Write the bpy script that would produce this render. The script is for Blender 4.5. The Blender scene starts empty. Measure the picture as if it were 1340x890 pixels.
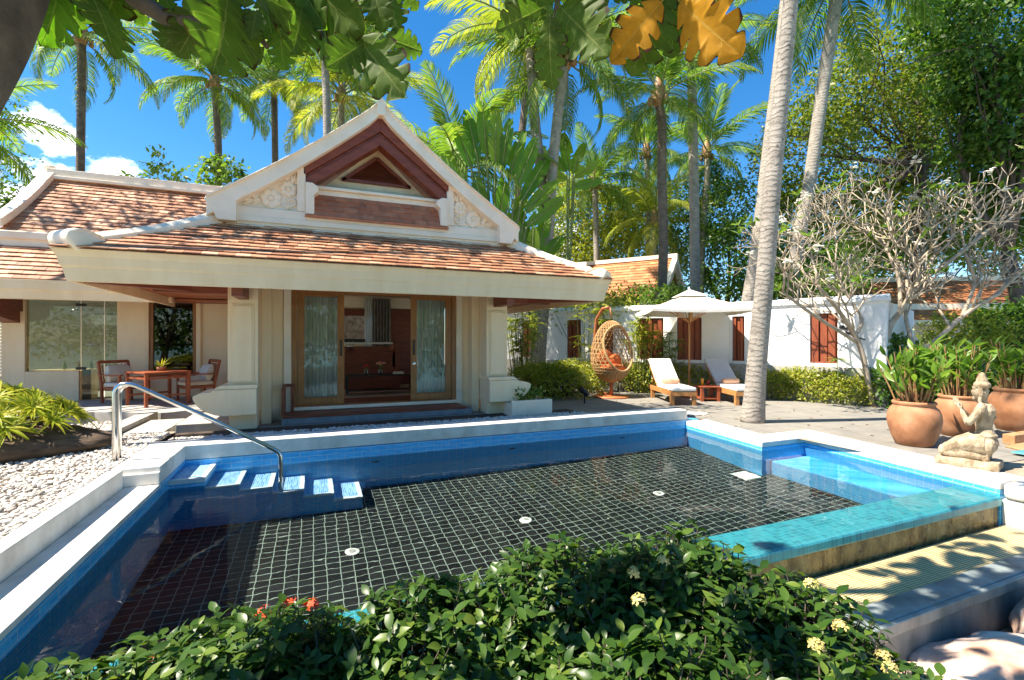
import bpy, bmesh, math, random
import numpy as np
from mathutils import Vector, Matrix, noise, Euler

sc = bpy.context.scene
COL = sc.collection
R = math.radians
rng = random.Random(7)
nr = np.random.default_rng(11)

# ---------------------------------------------------------------- camera model
FPX, CX, CY, EYE = 625.0, 670.0, 446.0, 1.5
YAW = R(22.6)
SY, CYA = math.sin(YAW), math.cos(YAW)

def at(u, v, X=None, Y=None, Z=None, D=None):
    """world point seen at picture position (u, v), at a given X, Y, Z or depth"""
    du = (u - CX) / FPX; dv = (CY - v) / FPX
    rx = du * CYA + SY; ry = CYA - du * SY
    d = D if D is not None else X / rx if X is not None else Y / ry if Y is not None else (Z - EYE) / dv
    return Vector((rx * d, ry * d, EYE + dv * d))

cam = bpy.data.cameras.new('camera')
cam.sensor_width = 36; cam.lens = 36 * FPX / 1340; cam.shift_y = 1 / 1340
cam.clip_start = 0.05; cam.clip_end = 4000
cob = bpy.data.objects.new('camera', cam); COL.objects.link(cob)
cob.location = (0, 0, EYE); cob.rotation_euler = (R(90), 0, -YAW)
sc.camera = cob

# ---------------------------------------------------------------- object helpers
def tag(o, label=None, cat=None, group=None, kind=None):
    if label: o['label'] = label
    if cat: o['category'] = cat
    if group: o['group'] = group
    if kind: o['kind'] = kind
    return o

def thing(name, label, cat, loc=(0, 0, 0), rz=0.0, group=None):
    o = bpy.data.objects.new(name, None); COL.objects.link(o)
    o.location = loc; o.rotation_euler = (0, 0, rz); o.empty_display_size = .1
    return tag(o, label, cat, group)

def copy_tree(o, parent=None):
    c = o.copy(); COL.objects.link(c)
    if parent: c.parent = parent
    for ch in list(o.children): copy_tree(ch, c)
    return c

class MB:
    """collects shapes for one mesh"""
    def __init__(s): s.V = []; s.F = []; s.M = []; s.m = 0; s.uv = None
    def add(s, V, F):
        n = len(s.V); s.V += [tuple(v) for v in V]
        for f in F: s.F.append(tuple(i + n for i in f)); s.M.append(s.m)
        return s
    def box(s, x0, y0, z0, x1, y1, z1):
        V = [(x, y, z) for z in (z0, z1) for y in (y0, y1) for x in (x0, x1)]
        return s.add(V, [(0, 2, 3, 1), (4, 5, 7, 6), (0, 1, 5, 4), (1, 3, 7, 5), (3, 2, 6, 7), (2, 0, 4, 6)])
    def bar(s, a, b, w, h, up=(0, 0, 1)):
        a = Vector(a); b = Vector(b); d = (b - a).normalized(); u = Vector(up)
        x = d.cross(u)
        if x.length < 1e-4: x = d.cross(Vector((0, 1, 0)))
        x.normalize(); z = x.cross(d)
        V = [p + x * (i * w / 2) + z * (j * h / 2) for p in (a, b) for j in (-1, 1) for i in (-1, 1)]
        return s.add(V, [(0, 2, 3, 1), (4, 5, 7, 6), (0, 1, 5, 4), (1, 3, 7, 5), (3, 2, 6, 7), (2, 0, 4, 6)])
    def loft(s, rings, cap=True):
        n = len(rings[0]); V = [p for r in rings for p in r]; F = []
        for k in range(len(rings) - 1):
            for i in range(n):
                j = (i + 1) % n
                F.append((k * n + i, k * n + j, (k + 1) * n + j, (k + 1) * n + i))
        if cap: F.append(tuple(range(n))[::-1]); F.append(tuple((len(rings) - 1) * n + i for i in range(n)))
        return s.add(V, F)
    def prism_z(s, poly, z0, z1): return s.loft([[(x, y, z0) for x, y in poly], [(x, y, z1) for x, y in poly]])
    def prism_y(s, poly, y0, y1): return s.loft([[(x, y1, z) for x, z in poly], [(x, y0, z) for x, z in poly]])
    def prism_x(s, poly, x0, x1): return s.loft([[(x0, y, z) for y, z in poly], [(x1, y, z) for y, z in poly]])
    def tube(s, path, r, n=8, cap=True):
        P = [Vector(p) for p in path]; rings = []
        rr = r if isinstance(r, (list, tuple)) else [r] * len(P)
        d = (P[1] - P[0]).normalized(); x = d.orthogonal().normalized()
        for i, p in enumerate(P):
            t = (P[min(i + 1, len(P) - 1)] - P[max(i - 1, 0)]).normalized()
            x = (x - t * x.dot(t)).normalized(); y = t.cross(x)
            rings.append([p + (x * math.cos(a) + y * math.sin(a)) * rr[i] for a in [2 * math.pi * k / n for k in range(n)]])
        return s.loft(rings, cap)
    def lathe(s, prof, n=24, c=(0, 0, 0)):
        return s.loft([[(c[0] + r * math.cos(2 * math.pi * k / n), c[1] + r * math.sin(2 * math.pi * k / n), c[2] + z) for k in range(n)] for r, z in prof])
    def ball(s, c, rx, ry, rz, nu=10, nv=6):
        pr = [(max(math.sin(math.pi * k / nv), .02), -math.cos(math.pi * k / nv)) for k in range(nv + 1)]
        return s.loft([[(c[0] + rx * r * math.cos(2 * math.pi * k / nu), c[1] + ry * r * math.sin(2 * math.pi * k / nu), c[2] + rz * z) for k in range(nu)] for r, z in pr])
    def build(s, name, mats, parent=None, smooth=False, bevel=0, seg=2, caustic=False):
        me = bpy.data.meshes.new(name); me.from_pydata(s.V, [], s.F)
        for m in (mats if isinstance(mats, (list, tuple)) else [mats]): me.materials.append(m)
        if any(s.M): me.polygons.foreach_set('material_index', s.M)
        if smooth: me.polygons.foreach_set('use_smooth', [True] * len(s.F))
        me.update()
        o = bpy.data.objects.new(name, me); COL.objects.link(o)
        if parent: o.parent = parent
        if bevel:
            b = o.modifiers.new('bevel', 'BEVEL'); b.width = bevel; b.segments = seg; b.limit_method = 'ANGLE'
        if caustic: o.cycles.is_caustics_receiver = True
        return o

def mesh_np(name, V, F, mats, parent=None, smooth=False, mi=None):
    """mesh from numpy arrays; all faces have the same number of corners"""
    me = bpy.data.meshes.new(name); k = F.shape[1]
    me.vertices.add(len(V)); me.vertices.foreach_set('co', np.ascontiguousarray(V, dtype=np.float32).ravel())
    me.loops.add(F.size); me.loops.foreach_set('vertex_index', np.ascontiguousarray(F, dtype=np.int32).ravel())
    me.polygons.add(len(F)); me.polygons.foreach_set('loop_start', np.arange(0, F.size, k, dtype=np.int32))
    me.polygons.foreach_set('loop_total', np.full(len(F), k, dtype=np.int32))
    for m in (mats if isinstance(mats, (list, tuple)) else [mats]): me.materials.append(m)
    if mi is not None: me.polygons.foreach_set('material_index', np.ascontiguousarray(mi, dtype=np.int32))
    if smooth: me.polygons.foreach_set('use_smooth', np.ones(len(F), dtype=bool))
    me.update(calc_edges=True); me.validate()
    o = bpy.data.objects.new(name, me); COL.objects.link(o)
    if parent: o.parent = parent
    return o

def nrm(a): return a / np.maximum(np.linalg.norm(a, axis=1, keepdims=True), 1e-6)

def scatter(tv, tf, pos, d, n, size, wid=None):
    """copies of a template (long axis +y, face +z) at pos, pointing along d, facing n"""
    y = nrm(d); x = nrm(np.cross(y, n)); z = np.cross(x, y)
    N = len(pos); K = len(tv); size = np.broadcast_to(np.asarray(size, float), (N,))
    w = size if wid is None else size * wid
    V = pos[:, None, :] + (tv[None, :, 0, None] * x[:, None, :] * w[:, None, None]
        + tv[None, :, 1, None] * y[:, None, :] * size[:, None, None] + tv[None, :, 2, None] * z[:, None, :] * size[:, None, None])
    F = tf[None, :, :] + (np.arange(N) * K)[:, None, None]
    return V.reshape(-1, 3), F.reshape(-1, tf.shape[1])

def leaf_tmpl(ws, fold=.12, droop=.18, rows=None):
    """leaf blade of len(ws) rows by 3 columns"""
    n = len(ws); V = []; F = []
    for i, w in enumerate(ws):
        t = i / (n - 1)
        for cix in (-1, 0, 1): V.append((cix * w, t, fold * abs(cix) * w * 2 - droop * t * t))
    for i in range(n - 1):
        a = i * 3
        F += [(a, a + 1, a + 4, a + 3), (a + 1, a + 2, a + 5, a + 4)]
    return np.array(V), np.array(F)

LEAF = leaf_tmpl([.03, .2, .24, .17, .01])
LEAF_S = (np.array([(0, 0, 0), (.27, .48, .06), (0, 1, -.1), (-.27, .48, .06)]), np.array([(0, 1, 2, 3)]))
STRAP = leaf_tmpl([.045, .06, .055, .04, .005], .3, .55)
BLADE = leaf_tmpl([.03, .05, .035, .004], .25, .3)

def rnd_dir(n):
    return nrm(nr.normal(size=(n, 3)))

# ---------------------------------------------------------------- materials
class NT:
    def __init__(s, name):
        s.m = bpy.data.materials.new(name); s.m.use_nodes = True; s.t = s.m.node_tree
        s.p = s.t.nodes['Principled BSDF']; s.out = s.t.nodes['Material Output']
    def n(s, typ, **kw):
        nd = s.t.nodes.new(typ)
        for k, v in kw.items():
            if k.startswith('i_'): nd.inputs[k[2:].replace('_', ' ')].default_value = v
            else: setattr(nd, k, v)
        return nd
    def l(s, a, b): s.t.links.new(a, b)
    def ramp(s, fac, stops):
        r = s.n('ShaderNodeValToRGB'); e = r.color_ramp.elements
        while len(e) < len(stops): e.new(.5)
        for el, (p, c) in zip(e, stops): el.position = p; el.color = (*c, 1)
        s.l(fac, r.inputs[0]); return r.outputs[0]
    def math(s, op, a, b=None, clamp=False):
        m = s.n('ShaderNodeMath', operation=op, use_clamp=clamp)
        for i, x in enumerate((a, b)):
            if x is None: continue
            if isinstance(x, (int, float)): m.inputs[i].default_value = x
            else: s.l(x, m.inputs[i])
        return m.outputs[0]
    def mix(s, f, a, b, mode='MIX'):
        m = s.n('ShaderNodeMix', data_type='RGBA', blend_type=mode)
        for i, x in ((0, f), (6, a), (7, b)):
            if isinstance(x, (int, float)): m.inputs[i].default_value = x
            elif isinstance(x, tuple): m.inputs[i].default_value = (*x, 1)
            else: s.l(x, m.inputs[i])
        return m.outputs[2]
    def bump(s, h, strength=.3, dist=.01):
        b = s.n('ShaderNodeBump'); b.inputs['Strength'].default_value = strength; b.inputs['Distance'].default_value = dist
        s.l(h, b.inputs['Height']); s.l(b.outputs[0], s.p.inputs['Normal']); return b
    def noise(s, scale, detail=4, vec=None, rough=.55):
        nd = s.n('ShaderNodeTexNoise'); nd.inputs['Scale'].default_value = scale; nd.inputs['Detail'].default_value = detail
        nd.inputs['Roughness'].default_value = rough
        if vec is not None: s.l(vec, nd.inputs['Vector'])
        return nd.outputs[0]
    def pos(s): return s.n('ShaderNodeNewGeometry').outputs['Position']
    def obj(s): return s.n('ShaderNodeTexCoord').outputs['Object']

def mat(name, c1, c2=None, scale=6, rough=.6, bump=0, bscale=40, metal=0, c3=None, coat=0, world=True, stretch=None, contrast=(.35, .65), spec=.5):
    t = NT(name); p = t.p
    p.inputs['Roughness'].default_value = rough; p.inputs['Metallic'].default_value = metal
    p.inputs['Specular IOR Level'].default_value = spec
    if coat: p.inputs['Coat Weight'].default_value = coat
    v = t.pos() if world else t.obj()
    if stretch:
        mp = t.n('ShaderNodeMapping'); mp.inputs['Scale'].default_value = stretch; t.l(v, mp.inputs[0]); v = mp.outputs[0]
    if c2 is None: p.inputs['Base Color'].default_value = (*c1, 1)
    else:
        st = [(contrast[0], c1), (contrast[1], c2)] if c3 is None else [(contrast[0], c1), (.5, c2), (contrast[1], c3)]
        t.l(t.ramp(t.noise(scale, 5, v), st), p.inputs['Base Color'])
    if bump: t.bump(t.noise(bscale, 6, v), bump, .02)
    return t.m

def leafmat(name, stops, trans=.35, rough=.45, tcol=1.6, spec=.35, veins=None):
    """leaf: front shading plus light coming through; one colour per leaf"""
    t = NT(name); g = t.n('ShaderNodeNewGeometry')
    k = t.math('ADD', t.math('MULTIPLY', g.outputs['Random Per Island'], .75), t.math('MULTIPLY', t.noise(1.3, 2, g.outputs['Position']), .3))
    c = t.ramp(k, stops)
    t.l(c, t.p.inputs['Base Color']); t.p.inputs['Roughness'].default_value = rough
    t.p.inputs['Specular IOR Level'].default_value = spec
    tr = t.n('ShaderNodeBsdfTranslucent')
    h = t.mix(1.0, c, (tcol * 1.05, tcol * 1.15, tcol * .45), 'MULTIPLY'); t.l(h, tr.inputs[0])
    mx = t.n('ShaderNodeMixShader'); mx.inputs[0].default_value = trans
    t.l(t.p.outputs[0], mx.inputs[1]); t.l(tr.outputs[0], mx.inputs[2]); t.l(mx.outputs[0], t.out.inputs[0])
    return t.m

M = {}
M['cream'] = mat('cream_render', (.82, .62, .38), (.91, .73, .49), 2.2, .75, .05, 60, stretch=(1.6, 1.6, .35), contrast=(.25, .6))
M['white'] = mat('white_trim', (.82, .70, .53), (.91, .80, .65), 2.6, .6, .05, 50, contrast=(.28, .58))
M['whitewall'] = mat('white_limewash', (.80, .80, .78), (.86, .86, .85), 1.2, .8, .06, 30)
def terrace_mat():
    t = NT('paving_stone'); v = t.pos()
    b = t.n('ShaderNodeTexBrick'); b.inputs['Scale'].default_value = 1.0; b.inputs['Brick Width'].default_value = .9; b.inputs['Row Height'].default_value = .6
    b.inputs['Mortar Size'].default_value = .010; b.inputs['Color1'].default_value = (.235, .222, .20, 1); b.inputs['Color2'].default_value = (.185, .178, .163, 1)
    b.inputs['Mortar'].default_value = (.11, .10, .085, 1); t.l(v, b.inputs[0])
    c = t.mix(t.ramp(t.noise(2.2, 6, v), [(.35, (0, 0, 0)), (.7, (1, 1, 1))]), b.outputs[0], (.27, .25, .215))
    c = t.mix(t.ramp(t.noise(9, 6, v), [(.45, (0, 0, 0)), (.8, (.55, .55, .55))]), c, (.15, .135, .115))
    t.l(c, t.p.inputs['Base Color']); t.p.inputs['Roughness'].default_value = .8; t.bump(t.noise(60, 5, v), .15, .01); return t.m
M['paving'] = terrace_mat()
M['concrete'] = mat('pool_coping_stone', (.56, .53, .48), (.76, .74, .69), 4, .7, .15, 70, contrast=(.28, .58))
M['concrete_raw'] = mat('grey_concrete', (.33, .32, .29), (.45, .43, .39), 4, .85, .25, 40)
M['kerb'] = mat('wet_grey_concrete', (.10, .13, .135), (.27, .31, .31), 4, .45, .25, 30, stretch=(1, 1, .3))
M['slate'] = mat('grey_slate_step', (.16, .18, .20), (.24, .26, .28), 5, .6, .1, 40)
M['redwood'] = mat('red_brown_timber', (.17, .040, .018), (.25, .065, .030), 3, .45, .08, 20, stretch=(1, 1, 6))
M['panelwood'] = mat('red_brown_slats', (.20, .045, .018), (.30, .075, .028), 2, .5, .08, 20, stretch=(5, 5, 1))
M['doorwood'] = mat('golden_brown_teak', (.26, .100, .022), (.36, .15, .038), 2.5, .35, .06, 20, stretch=(8, 8, .8), coat=.2)
M['teak'] = mat('orange_teak', (.42, .18, .055), (.52, .25, .085), 3, .45, .05, 20, stretch=(6, 2, 6))
M['chairwood'] = mat('red_teak', (.28, .065, .025), (.38, .10, .04), 3, .4, .05, 20)
M['soffit'] = mat('brown_soffit_boards', (.36, .105, .042), (.44, .14, .06), 3, .5, .05, 20)
M['cloth'] = mat('off_white_canvas', (.74, .70, .62), (.80, .76, .69), 8, .9, .15, 200)
M['cushion'] = mat('cream_cushion_fabric', (.66, .60, .50), (.72, .66, .56), 8, .95, .2, 250)
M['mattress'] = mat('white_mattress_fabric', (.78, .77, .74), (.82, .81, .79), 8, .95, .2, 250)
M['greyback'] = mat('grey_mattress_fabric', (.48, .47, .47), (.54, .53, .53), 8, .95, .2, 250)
M['towel'] = mat('peach_towel', (.72, .40, .24), (.80, .47, .30), 20, .95, .4, 300)
M['steel'] = mat('brushed_steel', (.55, .55, .54), (.68, .68, .67), 2, .18, 0, 20, 1)
M['black'] = mat('black_metal', (.015, .015, .015), None, rough=.4)
M['terracotta'] = mat('terracotta', (.27, .115, .052), (.38, .17, .08), 3.2, .75, .12, 30, c3=(.46, .235, .13), world=False)
M['soil'] = mat('soil', (.05, .035, .025), (.10, .07, .05), 20, .95, .5, 60)
M['sandstone'] = mat('weathered_sandstone', (.24, .175, .105), (.38, .295, .195), 9, .85, .8, 26, c3=(.48, .385, .275), world=False)
M['rock'] = mat('pink_beach_rock', (.36, .19, .12), (.62, .45, .36), 2.6, .8, .9, 12, c3=(.74, .60, .51), contrast=(.33, .62))
M['bark_palm'] = None
M['bark'] = mat('dark_bark', (.06, .045, .035), (.14, .105, .08), 8, .9, .8, 25, stretch=(1, 1, .3))
M['bark_bread'] = mat('grey_brown_bark', (.07, .058, .048), (.15, .125, .10), 5, .9, .6, 30)
M['bark_frangi'] = mat('pale_grey_bark', (.31, .25, .18), (.47, .39, .295), 5, .8, .3, 30)
M['stem'] = mat('green_stem', (.12, .17, .04), (.20, .24, .07), 5, .5)
M['stem_red'] = mat('red_brown_stem', (.28, .10, .05), (.30, .24, .09), 7, .5, stretch=(1, 1, 3))
M['log'] = mat('rotten_log', (.045, .03, .02), (.14, .095, .06), 7, .95, .9, 14, stretch=(.4, 1, 2))
M['rattan'] = mat('woven_rattan', (.42, .24, .09), (.58, .37, .17), 40, .6, .9, 90, world=False)
M['orange'] = mat('orange_cushion', (.60, .13, .03), (.74, .20, .05), 14, .9, .5, 30, world=False)
M['grating'] = None
M['bougain'] = mat('orange_red_petals', (.75, .07, .02), (.85, .14, .04), 30, .6)
M['petal_yellow'] = mat('pale_yellow_petals', (.46, .38, .11), (.56, .47, .17), 30, .6)
M['petal_white'] = mat('white_petals', (.82, .80, .70), (.86, .84, .78), 30, .6)

def palm_bark(name, c1, c2, cring):
    t = NT(name); v = t.pos(); sp = t.n('ShaderNodeSeparateXYZ'); t.l(v, sp.inputs[0])
    wob = t.math('MULTIPLY', t.noise(4, 4, v), .30)
    z = t.math('MULTIPLY', t.math('ADD', sp.outputs[2], wob), 60)
    ring = t.math('POWER', t.math('ABSOLUTE', t.math('SINE', z)), 5)
    c = t.ramp(t.noise(4, 6, v), [(.3, c1), (.7, c2)])
    c = t.mix(t.math('MULTIPLY', t.math('SUBTRACT', 1.0, t.math('ABSOLUTE', t.math('SINE', z))), .55), c, cring)
    c = t.mix(t.ramp(t.noise(11, 5, v), [(.58, (0, 0, 0)), (.68, (.7, .7, .7))]), c, (.06, .05, .04))
    t.l(c, t.p.inputs['Base Color']); t.p.inputs['Roughness'].default_value = .85
    h = t.math('ADD', t.math('MULTIPLY', t.math('SINE', z), .5), t.noise(30, 5, v)); t.bump(h, .38, .02)
    return t.m
M['bark_palm'] = palm_bark('ringed_palm_bark', (.25, .22, .19), (.42, .38, .33), (.16, .14, .12))
M['bark_palm_dark'] = palm_bark('dark_palm_bark', (.10, .075, .055), (.22, .17, .13), (.05, .04, .03))

def tile_roof_mat(name, stops):
    t = NT(name); g = t.n('ShaderNodeNewGeometry')
    c = t.ramp(g.outputs['Random Per Island'], stops)
    c = t.mix(t.ramp(t.noise(7, 6, g.outputs['Position']), [(.44, (0, 0, 0)), (.74, (.6, .6, .6))]), c, (.17, .082, .052))
    t.l(c, t.p.inputs['Base Color']); t.p.inputs['Roughness'].default_value = .6
    t.bump(t.noise(70, 4, g.outputs['Position']), .25, .01); return t.m
M['rooftile'] = tile_roof_mat('clay_roof_tile', [(0, (.30, .125, .065)), (.3, (.43, .195, .10)), (.6, (.53, .265, .145)), (1, (.64, .39, .25))])
M['rooftile2'] = tile_roof_mat('orange_roof_tile', [(0, (.40, .14, .05)), (.5, (.52, .20, .075)), (1, (.60, .28, .12))])
M['gabletile'] = tile_roof_mat('red_gable_tile', [(0, (.42, .14, .065)), (.5, (.50, .18, .085)), (1, (.56, .22, .11))])

def pool_wall_mat():
    t = NT('blue_pool_tile'); v = t.pos(); sp = t.n('ShaderNodeSeparateXYZ'); t.l(v, sp.inputs[0])
    uu = t.math('ADD', sp.outputs[0], sp.outputs[1]); cb = t.n('ShaderNodeCombineXYZ'); t.l(uu, cb.inputs[0]); t.l(sp.outputs[2], cb.inputs[1])
    b = t.n('ShaderNodeTexBrick', offset=0.5); b.inputs['Scale'].default_value = 1; b.inputs['Brick Width'].default_value = .25; b.inputs['Row Height'].default_value = .07
    b.inputs['Mortar Size'].default_value = .004; b.inputs['Color1'].default_value = (0, 0, 0, 1); b.inputs['Color2'].default_value = (.0, .0, .0, 1); b.inputs['Mortar'].default_value = (1, 1, 1, 1)
    t.l(cb.outputs[0], b.inputs[0])
    st = t.n('ShaderNodeTexBrick', offset=.5); st.inputs['Scale'].default_value = 1; st.inputs['Brick Width'].default_value = .125; st.inputs['Row Height'].default_value = .0175
    st.inputs['Mortar Size'].default_value = .0014; st.inputs['Color1'].default_value = (.020, .35, .80, 1); st.inputs['Color2'].default_value = (.08, .54, .95, 1); st.inputs['Mortar'].default_value = (.20, .56, .80, 1)
    t.l(cb.outputs[0], st.inputs[0])
    c = t.mix(t.math('MULTIPLY', b.outputs[0], .8), st.outputs[0], (.50, .62, .68))
    t.l(c, t.p.inputs['Base Color']); t.p.inputs['Roughness'].default_value = .2
    t.bump(t.math('SUBTRACT', 1.0, st.outputs[1]), .2, .004); return t.m
M['pooltile'] = pool_wall_mat()
def tread_mat():
    t = NT('blue_tread_tile'); v = t.pos()
    mp = t.n('ShaderNodeMapping'); mp.inputs['Rotation'].default_value = (0, 0, R(90)); t.l(v, mp.inputs[0])
    st = t.n('ShaderNodeTexBrick', offset=.5); st.inputs['Scale'].default_value = 1; st.inputs['Brick Width'].default_value = .13; st.inputs['Row Height'].default_value = .024
    st.inputs['Mortar Size'].default_value = .003; st.inputs['Color1'].default_value = (.06, .28, .64, 1); st.inputs['Color2'].default_value = (.28, .56, .80, 1); st.inputs['Mortar'].default_value = (.55, .68, .74, 1)
    t.l(mp.outputs[0], st.inputs[0]); t.l(st.outputs[0], t.p.inputs['Base Color']); t.p.inputs['Roughness'].default_value = .25; return t.m
M['tread'] = tread_mat()
M['nosing'] = mat('pale_nosing_tile', (.62, .68, .66), (.70, .74, .72), 8, .35)
def floor_mat():
    t = NT('black_pool_floor_tile'); v = t.pos()
    b = t.n('ShaderNodeTexBrick', offset=0.0); b.inputs['Scale'].default_value = 1; b.inputs['Brick Width'].default_value = .136; b.inputs['Row Height'].default_value = .114
    b.inputs['Mortar Size'].default_value = .0045; b.inputs['Color1'].default_value = (.004, .005, .005, 1); b.inputs['Color2'].default_value = (.015, .018, .017, 1); b.inputs['Mortar'].default_value = (.28, .34, .28, 1)
    t.l(v, b.inputs[0]); t.l(b.outputs[0], t.p.inputs['Base Color']); t.p.inputs['Roughness'].default_value = .4; return t.m
M['poolfloor'] = floor_mat()
def teal_mat():
    t = NT('teal_edge_mosaic'); v = t.pos()
    b = t.n('ShaderNodeTexBrick', offset=0.0); b.inputs['Scale'].default_value = 1; b.inputs['Brick Width'].default_value = .05; b.inputs['Row Height'].default_value = .05
    b.inputs['Mortar Size'].default_value = .002; b.inputs['Color1'].default_value = (.014, .22, .29, 1); b.inputs['Color2'].default_value = (.04, .37, .45, 1); b.inputs['Mortar'].default_value = (.20, .46, .46, 1); t.l(v, b.inputs[0])
    t.l(t.mix(t.ramp(t.noise(5, 5, v), [(.4, (0, 0, 0)), (.75, (.6, .6, .6))]), b.outputs[0], (.07, .42, .48)), t.p.inputs['Base Color']); t.p.inputs['Roughness'].default_value = .3; t.bump(t.noise(60, 4, v), .15, .01); return t.m
M['teal'] = teal_mat()
def wetwall():
    t = NT('wet_brown_stone'); v = t.pos(); mp = t.n('ShaderNodeMapping'); mp.inputs['Scale'].default_value = (1, 1, .55); t.l(v, mp.inputs[0])
    c = t.ramp(t.noise(8, 6, mp.outputs[0]), [(.32, (.10, .07, .03)), (.55, (.30, .22, .09)), (.72, (.46, .35, .15))])
    t.l(c, t.p.inputs['Base Color']); t.p.inputs['Roughness'].default_value = .16
    t.bump(t.noise(22, 4, mp.outputs[0]), .9, .03); return t.m
M['wetwall'] = wetwall()
def grating_mat():
    t = NT('yellow_plastic_grating'); v = t.pos()
    b = t.n('ShaderNodeTexBrick', offset=0.0); b.inputs['Scale'].default_value = 1; b.inputs['Brick Width'].default_value = .25; b.inputs['Row Height'].default_value = .024
    b.inputs['Mortar Size'].default_value = .0045; b.inputs['Color1'].default_value = (.62, .50, .26, 1); b.inputs['Color2'].default_value = (.66, .54, .29, 1); b.inputs['Mortar'].default_value = (.20, .15, .07, 1)
    t.l(v, b.inputs[0]); t.l(b.outputs[0], t.p.inputs['Base Color']); t.p.inputs['Roughness'].default_value = .5; return t.m
M['grating'] = grating_mat()

def water_mat():
    t = NT('clear_pool_water'); rf = t.n('ShaderNodeBsdfRefraction'); rf.inputs['IOR'].default_value = 1.333; rf.inputs['Roughness'].default_value = 0; rf.inputs['Color'].default_value = (.93, .99, 1, 1)
    gl = t.n('ShaderNodeBsdfGlossy'); gl.inputs['Roughness'].default_value = .004; fr = t.n('ShaderNodeFresnel'); fr.inputs[0].default_value = 1.333
    b = t.n('ShaderNodeBump'); b.inputs['Strength'].default_value = .13; b.inputs['Distance'].default_value = .03; t.l(t.noise(2.4, 3, t.pos()), b.inputs['Height'])
    for x in (rf, gl, fr): t.l(b.outputs[0], x.inputs['Normal'])
    mx = t.n('ShaderNodeMixShader'); t.l(t.math('MULTIPLY', fr.outputs[0], .52), mx.inputs[0]); t.l(rf.outputs[0], mx.inputs[1]); t.l(gl.outputs[0], mx.inputs[2]); t.l(mx.outputs[0], t.out.inputs[0]); return t.m
M['water'] = water_mat()

def glass_mat(name, tint, refl):
    t = NT(name); tr = t.n('ShaderNodeBsdfTransparent'); tr.inputs[0].default_value = (*tint, 1)
    gl = t.n('ShaderNodeBsdfGlossy'); gl.inputs['Roughness'].default_value = .01
    fr = t.n('ShaderNodeFresnel'); fr.inputs[0].default_value = 1.5
    k = t.math('ADD', t.math('MULTIPLY', fr.outputs[0], .75), refl, True)
    mx = t.n('ShaderNodeMixShader'); t.l(k, mx.inputs[0]); t.l(tr.outputs[0], mx.inputs[1]); t.l(gl.outputs[0], mx.inputs[2])
    t.l(mx.outputs[0], t.out.inputs[0]); return t.m
M['glass'] = glass_mat('clear_door_glass', (.92, .96, .95), .02)
M['glass_green'] = glass_mat('grey_green_glass', (.50, .55, .50), .02)

def sheer():
    t = NT('sheer_white_curtain'); d = t.n('ShaderNodeBsdfDiffuse'); d.inputs[0].default_value = (.80, .82, .80, 1)
    tr = t.n('ShaderNodeBsdfTranslucent'); tr.inputs[0].default_value = (.7, .75, .72, 1); mx = t.n('ShaderNodeMixShader'); mx.inputs[0].default_value = .35
    t.l(d.outputs[0], mx.inputs[1]); t.l(tr.outputs[0], mx.inputs[2]); t.l(mx.outputs[0], t.out.inputs[0]); return t.m
M['sheer'] = sheer()
M['greycurtain'] = mat('grey_curtain', (.22, .19, .17), (.30, .27, .24), 8, .9)
def pebble_mat():
    t = NT('white_pebbles'); g = t.n('ShaderNodeNewGeometry')
    t.l(t.ramp(g.outputs['Random Per Island'], [(0, (.36, .31, .26)), (.3, (.56, .50, .43)), (.7, (.66, .62, .56)), (1, (.72, .70, .66))]), t.p.inputs['Base Color'])
    t.p.inputs['Roughness'].default_value = .75; return t.m
M['pebble'] = pebble_mat()
M['sand'] = mat('sandy_soil', (.26, .20, .14), (.38, .31, .23), 3, .95, .4, 40)
M['stonewall'] = mat('rubble_stone_wall', (.22, .18, .14), (.50, .44, .36), 7, .9, .6, 12)
M['granite'] = mat('white_counter_top', (.75, .74, .72), None, rough=.2)

# leaves
M['lf_palm'] = leafmat('palm_leaflets', [(0, (0.042, 0.090, 0.018)), (.4, (0.083, 0.158, 0.027)), (.75, (0.158, 0.232, 0.039)), (1, (0.330, 0.330, 0.068))], .45, .5, 1.8, .15)
M['lf_palm_y'] = leafmat('yellow_palm_leaflets', [(0, (0.112, 0.163, 0.025)), (.5, (0.213, 0.250, 0.037)), (1, (0.425, 0.388, 0.075))], .45, .5, 1.8, .15)
M['lf_dark'] = leafmat('dark_green_leaves', [(0, (.032, .080, .014)), (.5, (.068, .145, .022)), (1, (.15, .23, .04))], .4, .42)
M['lf_mid'] = leafmat('mid_green_leaves', [(0, (0.051, 0.109, 0.017)), (.5, (0.109, 0.189, 0.029)), (1, (0.203, 0.275, 0.051))], .4, .4)
M['lf_olive'] = leafmat('olive_green_leaves', [(0, (.060, .100, .014)), (.5, (.125, .170, .022)), (1, (.27, .27, .04))], .45, .45)
M['lf_yellow'] = leafmat('yellow_green_leaves', [(0, (0.130, 0.195, 0.019)), (.5, (0.260, 0.299, 0.039)), (1, (0.468, 0.403, 0.078))], .4, .4)
M['lf_hedge'] = leafmat('glossy_hedge_leaves', [(0, (.018, .050, .009)), (.45, (.038, .090, .014)), (.8, (.068, .130, .020)), (.93, (.17, .23, .035)), (1, (.24, .20, .05))], .3, .36, spec=.35)
M['lf_broad'] = leafmat('fresh_green_blades', [(0, (0.072, 0.156, 0.022)), (.5, (0.132, 0.240, 0.036)), (1, (0.240, 0.336, 0.072))], .4, .35)
M['lf_brom'] = leafmat('lime_bromeliad_straps', [(0, (.20, .28, .02)), (.5, (.40, .44, .03)), (.85, (.58, .52, .06)), (1, (.60, .36, .12))], .35, .4, 1.3)
M['lf_banana'] = leafmat('banana_leaves', [(0, (0.058, 0.143, 0.019)), (.5, (0.104, 0.221, 0.026)), (1, (0.208, 0.312, 0.052))], .45, .35, 1.7)
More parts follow.
